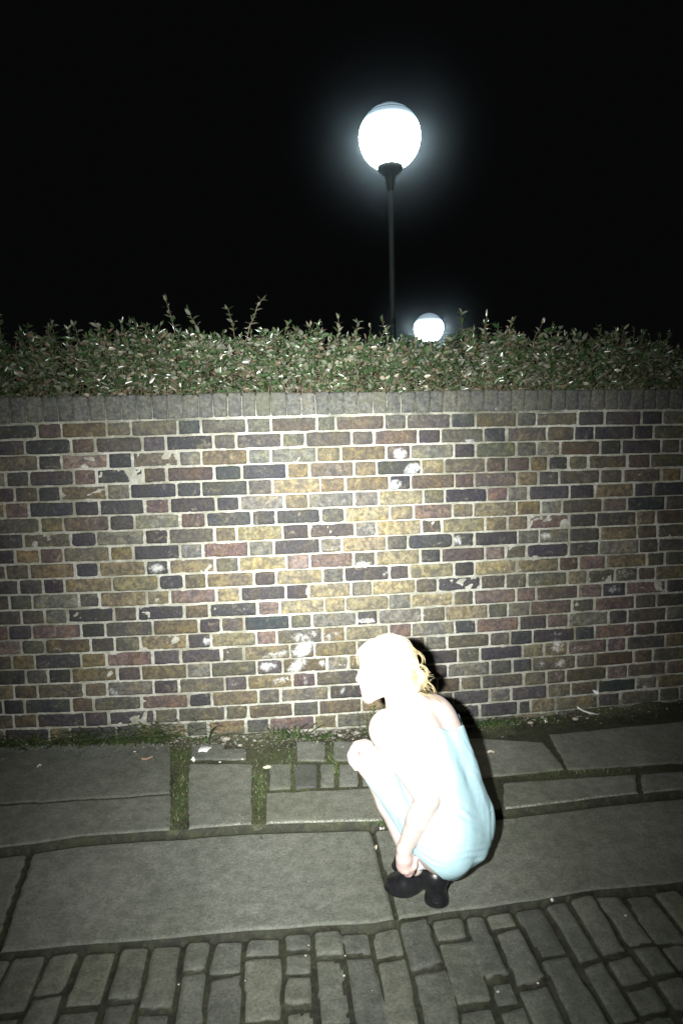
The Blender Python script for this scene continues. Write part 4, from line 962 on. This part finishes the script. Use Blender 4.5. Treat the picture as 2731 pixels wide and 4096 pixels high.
for i in range(240):                      # knot
    a0 = rng.uniform(0, 6.28); r = rng.uniform(.016, .030); s0 = rng.uniform(-.035, .028); ar = rng.uniform(1.5, 3.5)
    strand([H(-.098-math.cos(a0+ar*t)*r, -.034+math.sin(a0+ar*t)*r*1.1, s0+.01*math.sin(3*t)) for t in np.linspace(0, 1, 8)], rng.uniform(.0006, .0011), np.array([.54, .47, .30])*rng.uniform(.6, 1.3))
def loose(cp, n, r=.0007, sp=.005, dz=-.02):
    r = min(r, .00055)
    for _ in range(n):
        j = rng.normal(0, sp, 3); strand([B(x, y, dz)+j*(.4+.6*i/len(cp)) for i, (x, y) in enumerate(cp)], r, np.array([.62, .54, .36])*rng.uniform(.8, 1.2))
for i in range(70):      # flyaways round the head and knot
    a_ = rng.uniform(-.3, 1.9); b_ = a_+rng.uniform(.25, .7); rr = rng.uniform(1.0, 1.08); s0 = rng.uniform(-.05, .05)
    strand([H(math.cos(t)*.090*(1+(rr-1)*math.sin((t-a_)/(b_-a_)*math.pi))-.012, math.sin(t)*.080*(1+(rr-1)*math.sin((t-a_)/(b_-a_)*math.pi))+.030-(.05*max(0, t-2.2)), s0) for t in np.linspace(a_, b_, 7)], .0005, np.array([.7, .65, .5])*rng.uniform(.8, 1.2))
for i in range(60):
    x0_, y0_ = rng.uniform(700, 790), rng.uniform(430, 600); an = rng.uniform(-.6, 1.9); l_ = rng.uniform(30, 90); bend = rng.normal(0, 25)
    strand([B(x0_+math.cos(an)*l_*t-math.sin(an)*bend*t*t, y0_+math.sin(an)*l_*t+math.cos(an)*bend*t*t, rng.normal(0, .02)*0+.0) for t in np.linspace(0, 1, 6)], .0006, np.array([.66, .60, .42])*rng.uniform(.8, 1.2))
loose([(640, 235), (700, 300), (745, 325), (770, 370), (762, 410)], 7); loose([(690, 330), (735, 320), (765, 345), (772, 395)], 4)
loose([(740, 410), (785, 430), (803, 470), (785, 510), (765, 520)], 12, .0009); loose([(770, 530), (820, 555), (848, 590), (860, 638)], 9, .0008, .003)
loose([(780, 560), (815, 600), (840, 620)], 5); loose([(360, 240), (300, 270), (258, 320), (262, 370), (272, 400)], 10, .0006, .004); loose([(420, 200), (330, 225), (262, 290), (245, 345)], 7, .0005, .004)
loose([(400, 205), (480, 182), (570, 192), (640, 235)], 10, .0006, .004, 0); loose([(570, 500), (600, 560), (610, 620), (590, 680)], 6, .0006, .004, -.07); loose([(700, 600), (770, 640), (850, 655), (900, 690)], 8, .0006, .006)
st_.build('hair_strands', M_hair, hair, True)
tag(hair)
# bracelet on the far wrist
V, F = tube([B(382, 1050, .105)+CU*(.0235*math.cos(t))+CF*(.0235*math.sin(t)) for t in np.linspace(0, 2*math.pi, 25)], .0014, 6)
mesh_obj('bracelet', V, F, M_boot, fig, True)
# ------------------------------------------------------------------ weeds, grass and litter
M_weed = mat_vcol('weed_leaf', .55, .4, .2, 80)
class Leaves:
    def __init__(s): s.a = Acc()
    def blade(s, p, d, L, W, col, droop=.3, n=5, flat=None):
        d = np.array(d, float); d /= np.linalg.norm(d); sd = np.cross(d, [0, 0, 1.0]) if flat is None else np.array(flat, float); sd = sd/(np.linalg.norm(sd)+1e-9)
        P = []; q = np.array(p, float)
        for i in range(n):
            t = i/(n-1); w_ = W*math.sin(math.pi*min(.98, .12+.86*t))**.8*.5; P += [q+sd*w_, q-sd*w_]
            q = q+d*L/(n-1); d = d+np.array([0, 0, -droop/(n-1)]); d /= np.linalg.norm(d)
        s.a.add(P, [(2*i, 2*i+1, 2*i+3, 2*i+2) for i in range(n-1)], col=np.tile(col, (len(P), 1)))
def gcol(v=1): v = v*1.35; return np.array([(.045, .085, .025), (.075, .10, .035), (.03, .06, .02), (.10, .10, .05)][rng.integers(4)])*rng.uniform(.8, 1.3)*v
def weed(px, py, kind, hgt, spread, label, n=14):
    c = pt(px, py, zU); z0 = float(zw(c[0]))-.002; y0 = min(c[1], WALLY-.035)
    if py < 2960 and kind != 'flat': y0 = WALLY-.04-rng.random()*.03
    root = empty('weed', (c[0], y0, z0)); tag(root, label, 'weed', 'weeds at the foot of the wall')
    L = Leaves(); S = Acc()
    for i in range(n):
        a = rng.uniform(0, 6.28); b = np.array([c[0]+rng.normal(0, spread*.35), y0-abs(rng.normal(0, .012)), z0])
        if kind == 'tall':
            tip = b+np.array([rng.normal(0, .018), -.01+rng.normal(0, .01), hgt*rng.uniform(.7, 1)])
            V, F = tube([b, (b+tip)/2+rng.normal(0, .004, 3), tip], [.0013, .001, .0006], 4); S.add(V, F, col=np.tile([.07, .09, .03], (len(V), 1)))
            for k in range(9):
                t = rng.uniform(.15, 1); q = b*(1-t)+tip*t; an = rng.uniform(0, 6.28)
                L.blade(q, [math.cos(an), math.sin(an)*.6-.3, .5], rng.uniform(.010, .020), .006, gcol(), .6, 4)
        elif kind == 'fern':
            d = np.array([math.cos(a), -abs(math.sin(a))*.6, rng.uniform(.8, 1.8)])
            L.blade(b, d, hgt*rng.uniform(.6, 1.1), .013, gcol(.8), 1.6, 7)
            for k in range(6):
                dd = d/np.linalg.norm(d); q = b+dd*hgt*(.15+.12*k); sdv = np.cross(dd, [0, 1, 0]);
                L.blade(q, dd*.5+sdv*(1 if k % 2 else -1), .032, .011, gcol(.8), .4, 4)
        else:
            d = [math.cos(a), -abs(math.sin(a))*.7, rng.uniform(.5, 2.5)]
            L.blade(b, d, hgt*rng.uniform(.5, 1.1), rng.uniform(.005, .012), gcol(), 1.0, 5)
    L.a.build('leaves', M_weed, root)
    if S.V: S.build('stalks', M_weed, root)
weed(640, 2935, 'fern', .17, .26, 'dark bushy weed against the wall above the dropped paper', 34)
weed(480, 2940, 'fern', .15, .22, 'dark low ferny weed on the wall foot left of the paper scrap', 22)
weed(300, 2945, 'fern', .13, .22, 'dim ferny weed in the shade, third from the left edge', 18)
weed(110, 2955, 'fern', .11, .18, 'small dim weed at the foot of the wall by the left edge', 12)
weed(830, 2950, 'grass', .06, .12, 'short scruffy weed beside the pale rubble at the wall foot', 14)
weed(1150, 2950, 'grass', .12, .13, 'bright green grassy weed above the mossy gap between stones', 60)
weed(1285, 2935, 'grass', .06, .09, 'low green weed between the bright grassy weed and the tall stalks', 40)
weed(1450, 2920, 'tall', .16, .05, 'tall thin stalked weed beside the knee of the crouching person', 3)
weed(1492, 2915, 'tall', .19, .04, 'tallest stalked weed just behind the hand on the knee', 3)
weed(1960, 2885, 'grass', .07, .22, 'bright green grassy weed behind the back of the crouching person', 90)
weed(2150, 2870, 'grass', .04, .20, 'brownish low weed right of the bright green grass patch', 16)
# short grass and moss tufts in the joints
L = Leaves()
for (sx, sy, rx, ry, nn) in [(722, 3180, 26, 140, 220), (1036, 3150, 22, 150, 300), (1150, 3070, 60, 80, 160), (1340, 3050, 20, 90, 110), (1200, 2960, 130, 22, 170), (1960, 2895, 120, 16, 300), (1560, 3292, 90, 10, 60), (560, 2965, 120, 10, 70), (2300, 3085, 240, 12, 80), (2150, 2885, 120, 12, 60), (1400, 3640, 380, 8, 0), (720, 3020, 80, 30, 90)]:
    for _ in range(nn):
        x = rng.normal(sx, rx*.6); y = rng.normal(sy, ry*.5); q = pt(x, y, zU)
        if q[1] > WALLY-.012: continue
        z = float(zU(q[0], q[1]))-.008; a = rng.uniform(0, 6.28)
        L.blade((q[0], q[1], z), [math.cos(a), math.sin(a), rng.uniform(.4, 2)], rng.uniform(.010, .028), rng.uniform(.002, .004), gcol(1.1), .8, 4)
for i in range(500):
    k = rng.integers(3); x = rng.uniform(-1.6, 2.4)
    y = [float(ylipU(x))-.012, float(ylipL(x))-.016, rng.uniform(1.5, 1.9)][k]+rng.normal(0, .008)
    if k == 2: continue
    z = float((zK if k == 0 else zR)(x, y))-.012; a = rng.uniform(0, 6.28)
    L.blade((x, y, z), [math.cos(a), math.sin(a), rng.uniform(.3, 1.5)], rng.uniform(.006, .016), .0025, gcol(.9), .8, 3)
tag(L.a.build('grass', M_weed), 'short grass and moss tufts growing in the paving joints', 'grass', None, 'stuff')
# grit and crumbled mortar along the foot of the wall
ac = Acc()
ico = [(0, 0, 1), (.89, 0, .45), (.28, .85, .45), (-.72, .53, .45), (-.72, -.53, .45), (.28, -.85, .45), (.72, .53, -.45), (-.28, .85, -.45), (-.89, 0, -.45), (-.28, -.85, -.45), (.72, -.53, -.45), (0, 0, -1)]
icf = [(0,1,2),(0,2,3),(0,3,4),(0,4,5),(0,5,1),(1,6,2),(2,7,3),(3,8,4),(4,9,5),(5,10,1),(6,7,2),(7,8,3),(8,9,4),(9,10,5),(10,6,1),(11,7,6),(11,8,7),(11,9,8),(11,10,9),(11,6,10)]
for i in range(1900):
    x = rng.normal(.15, .55) if rng.random() < .6 else rng.uniform(-1.6, 2.6); y = WALLY-.012-abs(rng.normal(0, .06)); r = min(.012, .0018+abs(rng.normal(0, .0030)))*(1 if y > WALLY-.08 else .6)
    if rng.random() < .2: y = WALLY-rng.uniform(.05, .75); r = rng.uniform(.001, .0028)
    z = float(zU(x, y))+(.018*max(0, 1-(WALLY-y)/.10)**2)
    c = np.array([(.20, .19, .16), (.14, .135, .11), (.27, .26, .23), (.13, .10, .08), (.08, .08, .065)][rng.integers(5)])*rng.uniform(.7, 1.2)
    ac.add(np.array(ico)*r*np.array([1.2, 1, .7])*(1+.25*rng.normal(0, 1, (12, 1)))+[x, y, z], icf, col=np.tile(c, (12, 1)))
tag(ac.build('gravel', mat_vcol('crumbled_mortar', .85, .2, .2, 90)), 'grit and crumbled mortar strewn along the foot of the wall', 'gravel', None, 'stuff')
# litter
def pebble(name, px, py, r, col, label, cat, zf=zU, flat=.5, grp=None, zoff=0):
    q = pt(px, py, zf); z = float(zf(q[0], q[1])); n = 10; V = []; F = []
    for i in range(7):
        a = math.pi*i/6
        for k in range(n):
            t = 2*math.pi*k/n; j = 1+.22*rng.normal()*.5; V.append((q[0]+r*math.sin(a)*math.cos(t)*j*1.15, q[1]+r*math.sin(a)*math.sin(t)*j*.8, z+zoff+r*flat*(.75-math.cos(a)*j*.8)))
    for i in range(6):
        for k in range(n): F.append((i*n+k, i*n+(k+1) % n, (i+1)*n+(k+1) % n, (i+1)*n+k))
    m = mat_simple(name+'_surface', col, .8, .2, .2, 120, .4)
    return tag(mesh_obj(name, V, F, m, None, True), label, cat, grp)
M_paper = mat_simple('crumpled_paper', (.82, .82, .80), .8, .2, .06, 60, .3)
def scrap(name, px, py, w_, d_, label, cat, mat, zf=zU, rot=0., grp=None, amp=.004):
    q = pt(px, py, zf); n = 9; V = []; F = []
    for i in range(n):
        for j in range(n):
            u, v = i/(n-1)-.5, j/(n-1)-.5; x = u*w_*(1+.25*v)+.004*rng.normal()*.3; y = v*d_*(1-.2*u)
            X_, Y_ = x*math.cos(rot)-y*math.sin(rot), x*math.sin(rot)+y*math.cos(rot)
            V.append((q[0]+X_, q[1]+Y_, float(zf(q[0]+X_, q[1]+Y_))+.004+amp*(1+math.sin(u*5+px)+math.sin(v*6+py))+.25*amp*rng.normal()*.3))
    F = [(i*n+j, (i+1)*n+j, (i+1)*n+j+1, i*n+j+1) for i in range(n-1) for j in range(n-1)]
    o = mesh_obj(name, V, F, mat, None, True); s_ = o.modifiers.new('thickness', 'SOLIDIFY'); s_.thickness = .0008
    return tag(o, label, cat, grp)
pap = scrap('paper_scrap', 818, 2999, .052, .055, 'crumpled white paper scrap with grey print lying on the pavement', 'paper', M_paper, rot=-.3, amp=.0022)
V = []; F = []
for i in range(3):
    q = pt(812+i*3, 2993+i*4, zU); z = float(zU(*q))+.014
    V += [(q[0]-.014, q[1]-.001, z), (q[0]+.014, q[1]-.001, z), (q[0]+.014, q[1]+.0025, z), (q[0]-.014, q[1]+.0025, z)]; F.append((4*i, 4*i+1, 4*i+2, 4*i+3))
mesh_obj('printed_lines', V, F, mat_simple('grey_print', (.35, .33, .38), .8, .2), pap)
pebble('stone_chip', 1068, 3073, .017, (.55, .56, .40), 'pale yellow stone chip in the mossy gap between paving stones', 'stone')
scrap('paper_scrap', 773, 3042, .016, .022, 'tiny torn white scrap just below the printed paper', 'paper', M_paper, rot=.9)
pebble('stone_chip', 880, 3050, .006, (.6, .6, .52), 'small pale stone chip between the paper scrap and the yellow chip', 'stone')
pebble('stone_chip', 970, 3038, .007, (.6, .55, .45), 'small beige stone chip at the top of the square paving stone', 'stone')
pebble('stone_chip', 540, 3008, .006, (.62, .6, .55), 'lone small pale chip left of the paper scrap', 'stone')
scrap('dead_leaf', 590, 3040, .05, .012, 'long flat dead leaf on the dark paving left of the paper', 'leaf', mat_simple('dead_leaf_brown', (.28, .20, .14), .8, .2, .2), rot=.1)
scrap('dead_leaf', 158, 3068, .018, .006, 'small pale dead leaf on the dark paving near the left edge', 'leaf', mat_simple('dead_leaf_pale', (.5, .48, .42), .8, .2, .2), rot=.4)
scrap('twig_shard', 2108, 3612, .036, .006, 'short white twig lying in the road against the kerb edge', 'twig', M_paper, zf=zR, rot=-.15, amp=.003)
scrap('dead_leaf', 2208, 3608, .018, .009, 'little white leaf by the kerb edge right of the twig', 'leaf', M_paper, zf=zR, rot=.4)
scrap('dead_leaf', 1530, 3322, .020, .011, 'curled cream dead leaf on the kerb slab beside the shin', 'leaf', mat_simple('dead_leaf_cream', (.6, .57, .5), .8, .2, .2), zf=zK, rot=.5)
scrap('dead_leaf', 1962, 3015, .035, .012, 'beige dead leaf lying on the paving behind the back', 'leaf', mat_simple('dead_leaf_beige', (.42, .37, .3), .8, .2, .2), rot=-.1)
scrap('dead_leaf', 2183, 2890, .022, .01, 'small cream dead leaf at the wall foot on the right', 'leaf', mat_simple('dead_leaf_cream2', (.6, .56, .45), .8, .2, .2), rot=.6)
scrap('dead_leaf', 1502, 3395, .010, .016, 'thin dead leaf in the joint between the two long slabs', 'leaf', mat_simple('dead_leaf_tan', (.45, .4, .3), .8, .2, .2), zf=zK, rot=.3)
# plastic strip and white shard at the broken foot of the wall
V = []; F = []
P0 = [at_y(*p, WALLY-.05) for p in [(2305, 2826), (2325, 2838), (2352, 2848), (2388, 2853)]]
for i, p in enumerate(P0): V += [p+np.array([0, 0, .004]), p-np.array([0, .012, .004])]
F = [(2*i, 2*i+1, 2*i+3, 2*i+2) for i in range(3)]
o = mesh_obj('plastic_strip', V, F, M_paper, None, True); o.modifiers.new('thickness', 'SOLIDIFY').thickness = .0012
tag(o, 'curved white plastic strip caught in the broken foot of the wall', 'litter')
c0 = at_y(2383, 2770, WALLY-.028); V = [];
for t in np.linspace(0, 2*math.pi, 10)[:-1]: V.append(c0+np.array([.016*math.cos(t)*(1+.2*math.sin(3*t)), .0, .010*math.sin(t)-.006*math.cos(t)]))
n_ = len(V); V += [v+np.array([0, .012, 0]) for v in V]
F = [tuple(range(n_))[::-1], tuple(range(n_, 2*n_))]+[(i, (i+1) % n_, n_+(i+1) % n_, n_+i) for i in range(n_)]
tag(mesh_obj('wall_shard', V, F, M_paper, None, False), 'white shard stuck in a bed joint low on the right of the wall', 'litter')
# pebbles on the setts
_pl = ['pale pebble in the cobble joints near the bottom, left of the middle', 'pale pebble right beside another one near the bottom, left of the middle', 'upper of two white pebbles in the joint below the left slab end', 'white pebble just under the highest one in the same cobble joint', 'white pebble in the joint between two cobbles below the boot',
 'white pebble lower down the joint below the boot', 'left one of a close pair of white pebbles on a cobble end', 'right one of a close pair of white pebbles on a cobble end', 'pale pebble at the corner where the long slabs meet the cobbles', 'pale pebble low in a cobble joint right of the boot', 'tiny pebble on the cobbles just below the heel of the boot',
 'lone pale pebble on the bottom left cobbles', 'pale pebble high on the right hand cobbles', 'pale pebble in the lower middle right cobble joint', 'pale pebble nearest the bottom right corner of the cobbles']
for i, (x, y) in enumerate([(982, 3920), (1015, 3915), (1232, 3780), (1222, 3820), (1380, 3820), (1375, 3900), (1465, 3960), (1488, 3962), (1600, 3690), (1990, 3965), (1700, 3695), (715, 3935), (2500, 3660), (2150, 3930), (2430, 3905)]):
    pebble('pebble', x, y, rng.uniform(.0025, .0045), (.6, .6, .52), _pl[i], 'pebble', zR, .8, 'pebbles on the cobbles', zoff=-.004)
# pale rubble along the wall foot
for i, (x, y, r, s) in enumerate([(905, 2962, .02, 'largest pale mortar lump of the rubble under the wall'), (1010, 2948, .014, 'pale mortar lump left of the bright grassy weed'), (1360, 2945, .012, 'flat mortar lump by the tall stalked weeds'), (960, 2985, .012, 'round mortar lump between paper and grassy weed'), (2300, 2880, .016, 'mortar lump under the plastic strip'), (2120, 2895, .014, 'mortar lump at the end of the green grass patch')]):
    pebble('mortar_lump', x, y, r, (.33, .30, .25), s, 'rubble', zU, .6, 'mortar lumps fallen along the wall foot')
